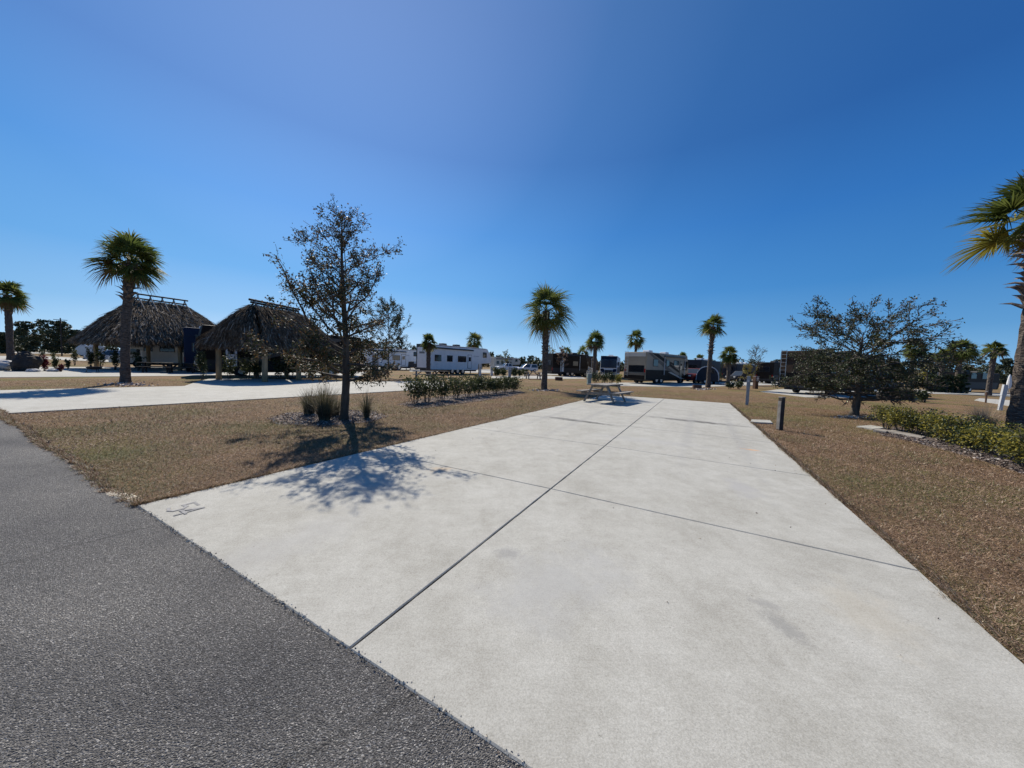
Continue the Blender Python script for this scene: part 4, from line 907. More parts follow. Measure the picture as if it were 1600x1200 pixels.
def van_body(label, cat, px, py, head, L, W, H, mat, lower, win, kind='trailer', side=-1, name='camping_trailer', door=None, wheels=None, ac=True, stripe=None, low_h=1.35, awn=False, corner='rear', rearwin=True, ladder=True):
    """box bodied caravan or coach; (px, py) is its rear corner on the given side"""
    m = RV(label, cat, corner_root(px, py, head, W, side), head, L, W, H, name)
    if kind == 'coach': prof = [(0, .45), (L - .2, .45), (L, .8), (L, 1.4), (L - .12, 2.6), (L - .35, H), (0, H)]
    elif kind == 'c': prof = [(0, .5), (L - 1.6, .5), (L - 1.6, 1.9), (L - .5, 2.0), (L - .3, 2.4), (L - .7, H), (0, H)]
    else: prof = [(0, .55), (L - .5, .55), (L, 1.3), (L, 2.0), (L - .6, H), (0, H)]
    m.body(prof, M[mat], .08)
    for sd_ in (-1, 1):
        if lower: m.poly('lower_band', M[lower], sd_, [(.03, .5 if kind != 'trailer' else .57), (L - (1.65 if kind == 'c' else .6), .5 if kind != 'trailer' else .57), (L - (1.65 if kind == 'c' else .3), low_h), (.03, low_h)])
        if stripe: m.poly('swoosh', M[stripe], sd_, [(L*.1, H - .3), (L*.25, H - .3), (L*.75, 1.5), (L*.92, 1.1), (L*.7, 1.2)], .018)
        for a, b_ in win: m.window(sd_, a*L, b_*L, 1.75, 2.55)
    if door: m.door(side, door*L, door*L + .75, .7, 2.65, M['white' if mat != 'white' else 'pale_grey'])
    if rearwin:
        f = m.end('rear_window', M['black'], 0, -1, -W*.3, W*.3, 1.8, 2.6, .03); m.end('pane', M['glass'], -.03, -1, -W*.27, W*.27, 1.86, 2.54, .012, f)
    m.end('bumper', M['black'], 0, -1, -W/2 + .05, W/2 - .05, .5, .75, .12); m.lights(0, .95)
    if kind == 'coach':
        f = m.end('windshield', M['glass'], L - .1, 1, -W/2 + .12, W/2 - .12, 1.45, H - .75, .12)
        for q in (-1, 1): m.end('headlight', M['lamp_lens'], L - .02, 1, q*W*.36 - .18, q*W*.36 + .18, .85, 1.1, .05)
    if kind == 'c':
        mb = MB(); mb.prism([(L - 1.7, .5), (L + .6, .5), (L + .65, 1.0), (L + .35, 1.25), (L - .35, 1.4), (L - .75, 2.05), (L - 1.7, 2.05)], -W*.42, W*.42); mb.build('cab', M[mat], m.r, bevel=.06)
        mb = MB(); mb.prism([(L - .28, 1.42), (L - .68, 2.0), (L - .64, 2.02), (L - .24, 1.44)], -W*.37, W*.37); mb.build('windshield', M['glass'], m.r)
        for q in (-1, 1): mb = MB(); y = q*W*.42; mb.prism([(L - 1.5, 1.35), (L - .5, 1.35), (L - .8, 1.95), (L - 1.5, 1.95)], min(y, y + q*.015), max(y, y + q*.015)); mb.build('cab_window', M['glass'], m.r)
    if kind == 'coach':
        m.end('rear_cap', M[mat], 0, -1, -W/2 + .1, W/2 - .1, H - .75, H - .1, .06)
        rp_ = m.end('rear_panel', M[lower or 'black'], 0, -1, -W/2 + .08, W/2 - .08, .78, low_h + .1, .05)
        for k_ in range(5): m.end('vent_slat', M['black'], -.05, -1, -W*.28, W*.28, .9 + k_*.09, .94 + k_*.09, .02, rp_)
        m.end('plate', M['lamp_lens'], -.05, -1, -W*.40, -W*.30, 1.0, 1.12, .012, rp_)
        if ladder: m.ladder(W/2 - .35)
    m.wheels(wheels or ([L*.22, L*.78] if kind != 'trailer' else [L*.42, L*.42 + .9]), .42, .24); m.under(.2, L - .6)
    if ac: m.ac([L*.3, L*.62], 'white' if mat not in ('dark_brown', 'brown') else 'black', H)
    if awn: m.awning(side, L*.25, L*.75, H - .25, True)
    return m
bm_ = van_body('dark brown motorhome parked behind the near thatched hut', 'motorhome', 563, 588, 226, 11.5, 2.55, 3.75, 'dark_brown', 'black', [(.12, .22), (.38, .5), (.6, .72)], 'coach', 1, 'motorhome', .8, stripe='taupe', low_h=1.25)
van_body('dark blue coach visible in the gap between the two thatched huts', 'motorhome', 348, 582.5, 131, 9, 2.5, 3.9, 'navy', 'navy', [(.15, .3), (.5, .65)], 'coach', -1, 'motorhome', awn=False, ladder=False)
van_body('white cab over camper with black windows behind the far hut', 'camper', 318, 576, 226, 6.3, 2.45, 3.3, 'white', None, [(.08, .3), (.36, .54), (.62, .72)], 'c', 1, 'camper_van', rearwin=False)
van_body('small silver trailer seen left of the far hut post', 'trailer', 163, 560, 225, 4, 2.3, 2.7, 'silver', None, [(.2, .4)], 'trailer', 1)
van_body('pale trailer at the far left edge of the park', 'trailer', 22, 551.5, 230, 8, 2.5, 3.2, 'cream', 'tan', [(.2, .35), (.5, .65)], 'trailer', 1)
rr_ = van_body('brown motorhome with dark lower half behind the wide oak', 'motorhome', 1272, 618, 22, 10.5, 2.55, 3.5, 'brown', 'dark_brown', [(.15, .25), (.42, .55), (.65, .78)], 'coach', -1, 'motorhome', .82, stripe='taupe', low_h=1.6, rearwin=False)
van_body('dark trailer between the bare tree and the brown motorhome', 'trailer', 1207, 600, 28, 7.5, 2.4, 3.3, 'dark_brown', 'black', [(.2, .35), (.5, .65)], 'trailer', -1, stripe='dark_brown')
fifth_wheel('white trailer with a raised nose beside the small dark oak', 574, 577.5, 40, 10, 2.5, 3.7, blackrear=False)
van_body('long white travel trailer behind the distant black pickup', 'trailer', 604, 574.5, 26, 9.5, 2.5, 3.2, 'white', 'pale_grey', [(.15, .25), (.45, .55), (.75, .85)], 'trailer', -1, low_h=.95, door=.6)
fifth_wheel('grey white trailer with a stepped roof behind the white pickup', 772, 577.6, 35, 9.5, 2.5, 3.7, 'cream', blackrear=False)
van_body('dark trailer with a white door left of the distant palms', 'trailer', 863, 587.5, 24, 7.0, 2.5, 3.7, 'dark_brown', 'black', [(.55, .7)], 'trailer', -1, door=.2, awn=True)
van_body('dark brown trailer with a pale awning next to the white hatchback', 'trailer', 886, 587.5, 28, 7.0, 2.5, 3.6, 'brown', 'black', [(.5, .65)], 'trailer', -1, door=.15, stripe='cream', awn=True)
van_body('dark coach showing behind the striped motorhome front', 'motorhome', 1094, 597.5, 42, 8.5, 2.5, 3.2, 'car_dark', 'navy', [(.2, .35), (.5, .62)], 'coach', -1, 'motorhome')
van_body('dark trailer behind the short bushy palm', 'trailer', 1150, 596, 30, 7, 2.5, 3.0, 'car_dark', 'black', [(.3, .5)], 'trailer', -1)
van_body('cream trailer with a railed porch left of the yellow leafed tree', 'trailer', 1158, 596, 35, 6, 2.5, 3.2, 'cream', 'tan', [(.2, .4), (.6, .75)], 'trailer', -1)
van_body('low black motorhome between the cypress hedge and the pale trunked palm', 'motorhome', 1502, 613, 12, 7, 2.3, 2.5, 'dark_brown', 'black', [(.2, .35), (.5, .65)], 'coach', -1, 'motorhome')
def blue_coach():                                   # seen from the front
    W, L, H, hd = 2.55, 11.5, 3.5, 250
    h = R(hd); p = at(950, 591) - Vector((math.cos(h), math.sin(h), 0)) * L
    m = RV('white coach with a big dark blue windshield facing the camera', 'motorhome', p, hd, L, W, H)
    m.body([(0, .45), (L - .15, .45), (L, .8), (L, 1.5), (L - .1, 2.6), (L - .3, H), (0, H)], M['white'], .10)
    m.end('windshield', M['coach_glass'], L - .12, 1, -W/2 + .1, W/2 - .1, 1.62, H - .62, .16)
    m.end('roof_cap', M['navy'], L - .28, 1, -W/2 + .06, W/2 - .06, H - .6, H - .04, .12)
    mb = MB(); mb.prism([(L - .02, .6), (L + .09, .6), (L + .09, 1.3), (L - .02, 1.3)], -.55, .55); mb.build('grille', M['black'], m.r, bevel=.03)
    for q in (-1, 1):
        mb = MB(); mb.add([(L + .02, q*.75, 1.48), (L + .02, q*1.2, 1.48), (L + .02, q*1.2, 1.05), (L + .06, q*.6, 1.25), (L + .02, q*.62, .8), (L + .06, q*1.1, .8)], [(0, 1, 2, 3), (3, 2, 5, 4)]); mb.build('front_swoosh', M['navy'], m.r)
        m.end('headlight', M['lamp_lens'], L, 1, q*W*.38 - .17, q*W*.38 + .17, .82, 1.02, .05)
        mb = MB(); mb.box(L - .1, L + .18, q*(W/2 + .12) - .07, q*(W/2 + .12) + .07, 2.0, 2.55); mb.build('mirror', M['navy'], m.r, bevel=.03)
        m.poly('side_band', M['navy'], q, [(.05, .8), (L - .3, .8), (L - .3, 1.7), (4, 1.9), (.05, 2.6)])
        m.window(q, 2, 3, 1.9, 2.7); m.window(q, 6, 7.5, 1.9, 2.7)
    m.wheels([2.6, 8.8], .48, .28); m.under(.2, L - .5); m.ac([3, 7], 'white', H)
blue_coach()
def teardrop():
    W, L, H = 1.7, 2.5, 2.25; hd = -32; p = at(1094, 600)
    m = RV('silver round roofed trailer with a bright curved edge', 'trailer', p + Vector((0, 1.0, 0)), hd, L, W, H, 'teardrop_trailer')
    pr = [(L/2 - L/2*math.cos(math.pi*k/14), .45 + (H - .45) * math.sin(math.pi*k/14)**.7) for k in range(15)]
    m.body(pr, M['pale_grey'], .03)
    for sd_ in (-1, 1):
        inner = [(L/2 + (x - L/2)*.93, .45 + (z - .45)*.94) for x, z in pr]; m.poly('side_panel', M['car_dark'], sd_, inner)
        m.window(sd_, 1.2, 2.0, 1.35, 1.85)
    m.wheels([L*.45], .34, .2); m.under(.2, L + .8, .35, .5)
teardrop()
# bicycle on a rack behind the brown motorhome
def bicycle(label, loc, rz):
    r = empty('bicycle', label, 'bicycle', loc, rz)
    for x in (0, 1.05):
        mb = MB(); mb.tube([(x + .33*math.cos(2*math.pi*k/18), 0, .34 + .33*math.sin(2*math.pi*k/18)) for k in range(19)], [.025]*19, 6, cap=False); wo = mb.build('wheel', M['rubber'], r)
        mb = MB()
        for k in range(6): a = math.pi*k/6; mb.cyl((x - .31*math.cos(a), 0, .34 - .31*math.sin(a)), (x + .31*math.cos(a), 0, .34 + .31*math.sin(a)), .006, 4)
        mb.build('spokes', M['chrome'], wo)
    mb = MB(); S, B, Hd = (.38, 0, .82), (.46, 0, .34), (.90, 0, .82)
    for a, b_ in ((S, B), (S, Hd), (B, Hd), (B, (0, 0, .34)), (S, (0, 0, .34)), (Hd, (1.05, 0, .34)), (S, (.35, 0, .95)), (Hd, (.88, 0, 1.0))): mb.cyl(a, b_, .022, 6)
    mb.build('frame', M['black'], r)
    mb = MB(); mb.prism([(.24, .95), (.48, .97), (.48, 1.0), (.24, 1.01)], -.06, .06); mb.build('saddle', M['black'], r, bevel=.01)
    mb = MB(); mb.tube([(.98, -.27, 1.03), (.88, -.1, 1.0), (.88, .1, 1.0), (.98, .27, 1.03)], [.016]*4, 6); mb.build('handlebar', M['black'], r)
bicycle('black bicycle standing behind the dark brown motorhome', at(569, 586), R(-20))

# ------------------------------------------------------------------ cars and trucks
def vehicle(label, px, py, head, kind, mat, cat):
    h = R(head); L = {'pickup': 5.6, 'suv': 4.8, 'van': 5.1, 'hatch': 4.2}[kind]; W = 1.95 if kind != 'hatch' else 1.75; c = at(px, py)
    r = empty({'pickup': 'pickup_truck', 'suv': 'sport_utility_car', 'van': 'minivan', 'hatch': 'hatchback_car'}[kind], label, cat, c - Vector((math.cos(h), math.sin(h), 0))*L/2, h, 'vehicles parked on the campsites')
    zb = .38; zh = 1.02 if kind != 'pickup' else 1.18
    low = [(0.02, zb), (L - .05, zb), (L, zb + .25), (L - .04, zh - .12), (L - .25, zh - .02), (L*.70, zh + .06), (0, zh + .04)]
    mb = MB(); mb.prism(low, -W/2, W/2); mb.build('body', M[mat], r, bevel=.07)
    H = {'pickup': 1.92, 'suv': 1.82, 'van': 1.9, 'hatch': 1.5}[kind]
    if kind == 'pickup': cab = [(1.9, zh), (3.95, zh), (3.25, H), (2.1, H)]
    elif kind == 'suv': cab = [(.05, zh), (L*.71, zh), (L*.55, H), (.35, H)]
    elif kind == 'van': cab = [(.05, zh), (L*.80, zh), (L*.58, H), (.2, H)]
    else: cab = [(.08, zh), (L*.72, zh), (L*.52, H), (.7, H)]
    mb = MB(); n = len(cab); wb, wt = W/2 - .04, W/2 - .20
    vs = [(x, -(wb if i < 2 else wt), z) for i, (x, z) in enumerate(cab)] + [(x, (wb if i < 2 else wt), z) for i, (x, z) in enumerate(cab)]
    mb.add(vs, [(0,1,2,3), (7,6,5,4), (0,4,5,1), (1,5,6,2), (2,6,7,3), (3,7,4,0)]); mb.build('cabin', M[mat], r, bevel=.05)
    def quad_on(a, b_, c_, d, off, name):              # a thin glass pane standing proud of the cabin
        a, b_, c_, d = map(Vector, (a, b_, c_, d)); cen = (a + b_ + c_ + d)/4; nr = (b_ - a).cross(d - a).normalized()
        if nr.dot(cen - Vector((L*.45, 0, 1.2))) < 0: nr = -nr
        q = [cen + (p - cen)*.86 for p in (a, b_, c_, d)]; mb = MB(); mb.add([p + nr*.004 for p in q] + [p + nr*off for p in q], [(0,1,2,3), (7,6,5,4), (0,4,5,1), (1,5,6,2), (2,6,7,3), (3,7,4,0)]); mb.build(name, M['clear_glass'], r)
    V = [Vector(p) for p in vs]
    quad_on(V[1], V[5], V[6], V[2], .02, 'windshield'); quad_on(V[0], V[4], V[7], V[3], .02, 'rear_window')
    for o in (0, 4):
        A, B, C_, D = V[o], V[o+1], V[o+2], V[o+3]; quad_on(A, A.lerp(B, .46), D.lerp(C_, .52), D, .02, 'side_window'); quad_on(A.lerp(B, .50), B, C_, D.lerp(C_, .56), .02, 'side_window')
    for x in (L*.17, L*.80):
        for q in (-1, 1):
            mb = MB(); y = q*(W/2 - .11); mb.cyl((x, y - .12, .36), (x, y + .12, .36), .36, 18); wo = mb.build('wheel', M['rubber'], r, bevel=.02); mb = MB(); mb.cyl((x, y + q*.11, .36), (x, y + q*.135, .36), .21, 12); mb.build('rim', M['chrome'], wo)
    for q in (-1, 1):
        mb = MB(); mb.box(L - .05, L + .01, q*W*.37 - .16, q*W*.37 + .16, zh - .3, zh - .12); mb.build('headlight', M['lamp_lens'], r, bevel=.02)
        mb = MB(); mb.box(-.02, .04, q*W*.42 - .09, q*W*.42 + .09, zh - .35, zh - .02); mb.build('tail_light', M['red_lens'], r, bevel=.02)
        mb = MB(); mb.box(L*.62, L*.62 + .12, q*(W/2 + .1) - .1, q*(W/2 + .1) + .1, zh + .02, zh + .2); mb.build('mirror', M[mat], r, bevel=.03)
    mb = MB(); mb.box(L - .03, L + .015, -W*.25, W*.25, zh - .38, zh - .1); mb.build('grille', M['black'], r)
    mb = MB(); mb.box(L - .1, L + .06, -W/2 + .06, W/2 - .06, zb, zb + .2); mb.build('bumper', M['black'], r, bevel=.03)
    return r
vehicle('white pickup truck with a dark front near the grey white trailer', 792, 580, 205, 'pickup', 'car_white', 'truck')
vehicle('white minivan parked between the white pickup and the middle palm', 823, 581, 200, 'van', 'car_white', 'van')
vehicle('white hatchback left of the coach with the blue windshield', 916, 588, 215, 'hatch', 'car_white', 'car')
vehicle('black pickup truck in front of the long white travel trailer', 637, 577, 20, 'pickup', 'car_dark', 'truck')
vehicle('dark red pickup truck at the front of the striped motorhome', 1085, 598.5, 215, 'pickup', 'car_red', 'truck')
vehicle('dark car parked next to the silver round roofed trailer', 1103, 599, 60, 'suv', 'car_dark', 'car')
vehicle('silver car parked behind the plants at the far hut', 172, 566, 235, 'suv', 'silver', 'car')
vehicle('white pickup truck left of the brown motorhome', 1206, 598.5, 215, 'pickup', 'car_white', 'truck')
vehicle('dark pickup truck showing past the wide oak trunk', 1362, 616, 20, 'pickup', 'car_dark', 'truck')
vehicle('dark car parked below the cream trailer', 1156, 596.5, 200, 'suv', 'car_dark', 'car')

# ------------------------------------------------------------------ furniture, pedestals and small things
def picnic_table(label, loc, rz, mat='grey_wood', s=1.):
    r = empty('picnic_table', label, 'picnic table', loc, rz, 'wooden picnic tables'); mt = M[mat]; L = 1.85*s
    for k in range(5):
        mb = MB(); y = -.33*s + k*.165*s; mb.box(-L/2, L/2, y - .075*s, y + .075*s, .72*s, .76*s); mb.build('tabletop_plank', mt, r, bevel=.006)
    for q in (-1, 1):
        for k in (0, 1):
            mb = MB(); y = q*(.66 + k*.15)*s; mb.box(-L/2, L/2, y - .068*s, y + .068*s, .43*s, .47*s); mb.build('bench_plank', mt, r, bevel=.006)
        for x in (-L*.33, L*.33):
            mb = MB(); mb.bar((x, q*.28*s, .715*s), (x, q*.66*s, .0), .045*s, .11*s, (1, 0, 0)); mb.build('leg', mt, r)
    for x in (-L*.33, L*.33):
        mb = MB(); mb.box(x + .025*s, x + .065*s, -.82*s, .82*s, .33*s, .425*s); mb.build('cross_beam', mt, r)
        mb = MB(); mb.box(x + .025*s, x + .065*s, -.38*s, .38*s, .63*s, .715*s); mb.build('top_cleat', mt, r)
    for q in (-1, 1): mb = MB(); mb.bar((q*L*.30, 0, .40*s), (q*L*.08, 0, .71*s), .04*s, .09*s); mb.build('brace', mt, r)
    return r
picnic_table('weathered grey picnic table at the far end of the concrete pad', at(945, 628), R(52), s=1.12)
t0 = picnic_table('grey picnic table just behind the leafy hedge', at(661, 592.5), R(20), 'grey_wood')
picnic_table('darker picnic table right of the one behind the hedge', at(688, 591.8), R(35), 'dark_wood')
picnic_table('brown picnic table on the far pad left of the middle palm', at(833, 592.5), R(10), 'grey_wood', 1.1)
picnic_table('black picnic table under the left half of the far hut', at(245, 582.3), R(40), 'dark_wood', 1.1)
picnic_table('black picnic table under the right half of the far hut', at(285, 583), R(40), 'dark_wood', 1.1)
def pedestal(label, loc, rz, H, W, mat, plate=True, lean=0):
    r = empty('utility_pedestal', label, 'utility post', loc, rz, 'campsite utility pedestals')
    if lean: r.rotation_euler = (0, R(lean), rz)
    mb = MB(); mb.box(-W*.42, W*.42, -W*.42, W*.42, -.1, H*.62); mb.build('post', M[mat], r, bevel=.008)
    mb = MB(); mb.prism([(-W*.5, H*.58), (W*.5, H*.58), (W*.5, H*.95), (W*.3, H), (-W*.5, H)], -W*.5, W*.5); hd = mb.build('head_box', M[mat], r, bevel=.01)
    if plate:
        mb = MB(); mb.cyl((0, -W*.5, H*.84), (0, -W*.5 - .05, H*.84), W*.30, 16); mb.build('meter', M['pale_grey'], hd)
        mb = MB(); mb.box(-W*.32, W*.32, -W*.5 - .012, -W*.5 - .002, H*.62, H*.75); mb.build('cover', M['grey_paint'], hd)
    mb = MB(); mb.box(-W*.52, W*.52, -W*.56, W*.52, H*1.0 - .005, H*1.0 + .015); mb.build('cap', M['pale_grey'], hd)
def ped_px(label, bx, by, ty, wpx, mat, rz=0, plate=True, lean=0):
    b = at(bx, by); pedestal(label, b, R(rz), top_at(b, bx, ty), wpx * b.y / F * (b.y / math.hypot(b.x, b.y)) ** 1.3, mat, plate, lean)
ped_px('blue grey utility pedestal with a round meter right of the pad', 1167, 633, 588, 6.2, 'grey_paint', -38)
ped_px('pale grey utility pedestal leaning near the big palm', 1562, 641, 601, 9.5, 'pale_grey', -30, False, 4)
ped_px('green grey utility box behind the picnic table', 920, 600.5, 584, 6.5, 'green_grey', 10, False)
ped_px('pale utility pedestal in front of the white toy hauler', 750, 588, 568.5, 4, 'pale_grey', 10)
ped_px('grey utility pedestal right of the leafy hedge tops', 796, 592, 574, 5, 'grey_paint', 10)
ped_px('dark grey utility pedestal left of the small dark oak', 584, 588, 559, 5.5, 'grey_paint', 20)
ped_px('short white pedestal next to the low hedge of the far pad', 768, 587, 573, 4.5, 'canvas_white', 10)
ped_px('rusty brown pedestal behind the blue grey one', 1180, 607.5, 588, 8, 'rust_brown', 5)
ped_px('brown post beside the pale trunked palm', 1540, 629.5, 612, 3.5, 'rust_brown', 0, False)
ped_px('small grey pedestal beside the distant bright sapling', 622, 578.2, 566, 3, 'pale_grey', 0, False)
ped_px('thin grey pedestal behind the small dark oak', 590, 580, 562, 3, 'grey_paint', 0, False)
def wood_post():
    b = at(1218, 672); r = empty('wooden_post', 'short dark wooden post in the grass right of the pad', 'post', b, R(12)); H = top_at(b, 1221, 620)
    mb = MB(); mb.box(-.055, .055, -.055, .055, -.1, H - .03); mb.add([], []); mb.build('post', M['dark_wood'], r, bevel=.006)
    mb = MB(); mb.box(-.06, .06, -.06, .06, H - .03, H); mb.build('cap', M['grey_wood'], r, bevel=.01)
    mb = MB(); mb.box(-.075, -.055, -.045, .045, .02, H - .12); mb.build('side_board', M['grey_wood'], r, bevel=.004)
wood_post()
def slab(name, label, pts, z, mat, cat):
    P = [at(*p) for p in pts]; c = sum(P, Vector())/len(P); mb = MB(); n = len(P)
    mb.add([(p.x - c.x, p.y - c.y, z) for p in P] + [(p.x - c.x, p.y - c.y, -.03) for p in P], [tuple(range(n))] + [(i, i+n, (i+1) % n + n, (i+1) % n) for i in range(n)])
    o = mb.build(name, mat, bevel=.008, loc=(c.x, c.y, 0)); return tag(o, label, cat)
slab('paving_slab', 'small pale concrete slab in the grass left of the wooden post', [(1172, 661.5), (1207, 663), (1203, 658.5), (1174, 657.5)], .05, M['concrete'], 'slab')
slab('paving_slab', 'flat pale slab at the far end of the yellow hedge', [(1338, 668), (1364, 672.5), (1386, 670.5), (1360, 666.5)], .05, M['concrete'], 'slab')
slab('edging_timber', 'long grey edging timber lying along the yellow hedge bed', [(1386, 677), (1440, 688), (1446, 685.5), (1394, 675)], .07, M['grey_wood'], 'timber')
slab('edging_timber', 'short grey edging timber next to the flat pale slab', [(1364, 675), (1384, 678), (1390, 676), (1372, 673)], .07, M['grey_wood'], 'timber')
def fire_pit(label, px, py, wpx, mat='rust_brown'):
    b = at(px, py); w_ = wpx*b.y/F; r = empty('fire_ring', label, 'fire pit', b, 0, 'campsite fire rings')
    mb = MB(); mb.lathe([(w_*.42, 0), (w_*.5, 0), (w_*.5, w_*.42), (w_*.42, w_*.42), (w_*.42, 0)], 18); mb.build('ring', M[mat], r)
    mb = MB()
    for k in range(-3, 4): y = k*w_*.11; x = math.sqrt(max(0, (w_*.44)**2 - y*y)); mb.cyl((-x, y, w_*.43), (x, y, w_*.43), .012, 5)
    mb.build('grate', M['black'], r)
fire_pit('dark fire pit on the grass right of the middle palm', 873, 594.5, 12)
fire_pit('dark fire pit at the foot of the frayed palm', 1089, 607, 13)
fire_pit('reddish fire pit near the distant bright sapling', 616, 579, 9)
def fire_bowl():
    b = at(147, 582.5); r = empty('fire_bowl', 'black fire bowl on legs at the edge of the hut shade', 'fire bowl', b)
    mb = MB(); mb.lathe([(.02, .22), (.3, .28), (.42, .45), (.46, .46), (.40, .44), (.26, .3), (.02, .26)], 16); mb.build('bowl', M['black'], r, smooth=True)
    for k in range(3): a = 2.1*k; mb = MB(); mb.cyl((.3*math.cos(a), .3*math.sin(a), .3), (.38*math.cos(a), .38*math.sin(a), 0), .02, 6); mb.build('leg', M['black'], r)
fire_bowl()
def umbrella():
    b = at(1575, 614); r = empty('patio_umbrella', 'folded white umbrella standing left of the big palm', 'umbrella', b); H = top_at(b, 1576, 585)
    mb = MB(); mb.cyl((0, 0, 0), (0, 0, H), .03, 8); mb.build('pole', M['chrome'], r)
    mb = MB(); mb.lathe([(.05, H), (.14, H*.85), (.22, H*.55), (.26, H*.25), (.20, H*.22), (.05, H*.25)], 10); mb.build('canopy', M['canvas_white'], r)
    mb = MB(); mb.lathe([(.3, 0), (.3, .06), (.06, .1), (.03, .3)], 12); mb.build('base', M['concrete_grey'], r)
umbrella()
def boulder(label, px, py, wpx, ty, mat, seed):
    b = at(px, py); rad = wpx*b.y/F/2; H = top_at(b, px, ty); bm = bmesh.new(); bmesh.ops.create_icosphere(bm, subdivisions=4, radius=1); rg = random.Random(seed)
    from mathutils import noise
    for v in bm.verts:
        k = 1 + .30*noise.noise(v.co*1.4 + Vector((seed, 0, 0))) + .12*noise.noise(v.co*4.3 + Vector((0, seed, 0))) + .05*noise.noise(v.co*10); v.co *= k
        v.co.x *= rad*.92; v.co.y *= rad*.8; v.co.z = v.co.z*H*.55 + H*.42
    me = bpy.data.meshes.new('boulder'); bm.to_mesh(me); bm.free(); me.materials.append(M[mat]); o = bpy.data.objects.new('boulder', me); COL.objects.link(o); o.location = b; tag(o, label, 'boulder', 'boulders by the left sand bed')
boulder('large black boulder at the far left sand bed', 42, 580, 33, 550, 'rock_dark', 1)
boulder('pale rounded boulder at the left edge of the photo', -2, 579, 36, 559, 'rock_white', 2)
boulder('low pale rock in front of the black boulder', 52, 581.5, 16, 576, 'rock_white', 3)
boulder('low grey rock right of the red shrub', 82, 581, 14, 576, 'rock_white', 4)
for i, (px, py, ty, rp, mt, l, n) in enumerate([
    (70, 580, 557, 9, ['shrub_red'], 'dark red leafed shrub right of the black boulder', 420), (87, 579, 558, 5, ['shrub'], 'thin green plant next to the red shrub', 200), (95, 581, 570, 5, ['shrub_red'], 'little red plant left of the far hut post', 120),
    (66, 562, 546, 5, ['shrub_dark'], 'dark plant in the far left hedge row above the red shrub', 200), (84, 563, 549, 5, ['shrub'], 'green plant in the far left hedge row', 180), (106, 577, 562, 5, ['shrub'], 'spindly plant just left of the far hut post', 170),
    (117, 571, 545, 6, ['shrub', 'shrub_dark'], 'tall thin plant behind the far hut post', 260), (142, 576, 545, 9, ['shrub', 'shrub_dark'], 'leafy plant behind the black fire bowl', 380), (158, 577, 546, 8, ['shrub', 'shrub_yellow'], 'yellowish plant right of the black fire bowl', 340), (180, 578, 545, 8, ['shrub_dark', 'shrub'], 'dark leafy plant left of the tall palm trunk', 420),
    (216, 580, 553, 9, ['shrub_dark'], 'dark plant right of the tall palm trunk', 420), (316, 594, 552, 9, ['shrub_dark', 'shrub'], 'upright column shrub between the two huts', 620)]):
    b = at(px, py); shrub('garden_shrub', l, b, top_at(b, px, ty), rp*b.y/F*b.y/b.length, 140 + i, [M[m_] for m_ in mt], n, .16 if py < 590 else .12, 6, 'garden plants around the thatched huts', low=.2, vase=.9)
for i, (px, py, ty, rp, l) in enumerate([(358, 592, 554, 13, 'sunlit green shrub inside the left bay of the near hut'), (387, 592, 556, 14, 'second green shrub inside the left bay of the near hut'), (402, 592, 568, 12, 'low shrub beside the front post of the near hut'), (436, 592, 562, 13, 'dark shrub right of the front post of the near hut'), (455, 592, 560, 12, 'dark shrub left of the last hut post'), (486, 592, 556, 13, 'dark shrub right of the last hut post'), (508, 592, 558, 12, 'dark shrub behind the tall reed clump'), (524, 593, 556, 12, 'dark shrub just left of the oak trunk'), (549, 594, 570, 8, 'small shrub right of the oak trunk by the motorhome')]):
    b = at(px, py); shrub('garden_shrub', l, b, top_at(b, px, ty), rp*b.y/F*b.y/b.length, 160 + i, [M['shrub'] if i < 2 else M['shrub_dark'], M['shrub_dark']], 520, .13, 6, 'shrubs in the shade of the near hut', low=.1, vase=1.1)
for i, (px, py, ty, rp) in enumerate([(776, 588, 575, 6), (786, 588, 576, 6), (803, 588.5, 576, 6), (812, 588.5, 577, 6), (820, 589, 578, 5)]):
    b = at(px, py); shrub('low_shrub', ['leftmost', 'second', 'middle', 'fourth', 'rightmost'][i] + ' low shrub of the far row in front of the white vehicles', b, top_at(b, px, ty), rp*b.y/F, 180 + i, [M['shrub'], M['shrub_dark']], 260, .3, 5, 'low far shrubs before the white vehicles', low=.05)
for i, (px, py, ty, rp, l) in enumerate([(930, 600, 583, 8, 'dark round shrub right of the green grey box'), (943, 600, 584, 8, 'second shrub right of the green grey box'), (955, 601, 583, 7, 'third shrub right of the green grey box'), (965, 601, 586, 6, 'yellowish shrub beside the striped motorhome ladder'), (1140, 608, 598, 8, 'low dark shrub at the left end of the pair by the pedestals'), (1154, 608, 596, 9, 'low dark shrub just left of the blue grey pedestal'), (1121, 600, 583, 8, 'upright green shrub left of the short bushy palm'), (1439, 629, 612, 11, 'round green shrub beside the thin pale sapling')]):
    b = at(px, py); shrub('low_shrub', l, b, top_at(b, px, ty), rp*b.y/F*b.y/b.length, 190 + i, [M['shrub_dark'], M['shrub']] if i != 3 else [M['shrub_yellow'], M['shrub']], 360, .16, 6, 'low shrubs on the far grass', low=.05)
for i, px in enumerate([1452, 1461, 1470, 1479, 1488, 1497, 1505]):
    py = 612.5 + i*.35; b = at(px, py); blob_tree('cypress_shrub', ['leftmost', 'second', 'third', 'middle', 'fifth', 'sixth', 'rightmost'][i] + ' dark cypress of the dense hedge on the right', 'hedge', b, top_at(b, px, 585 + 2*math.sin(i*2)), 8*b.y/F*.9, 200 + i, [M['shrub_dark'], M['pine_leaf']], .04, 900, .22, 12, 'dark cypress hedge')
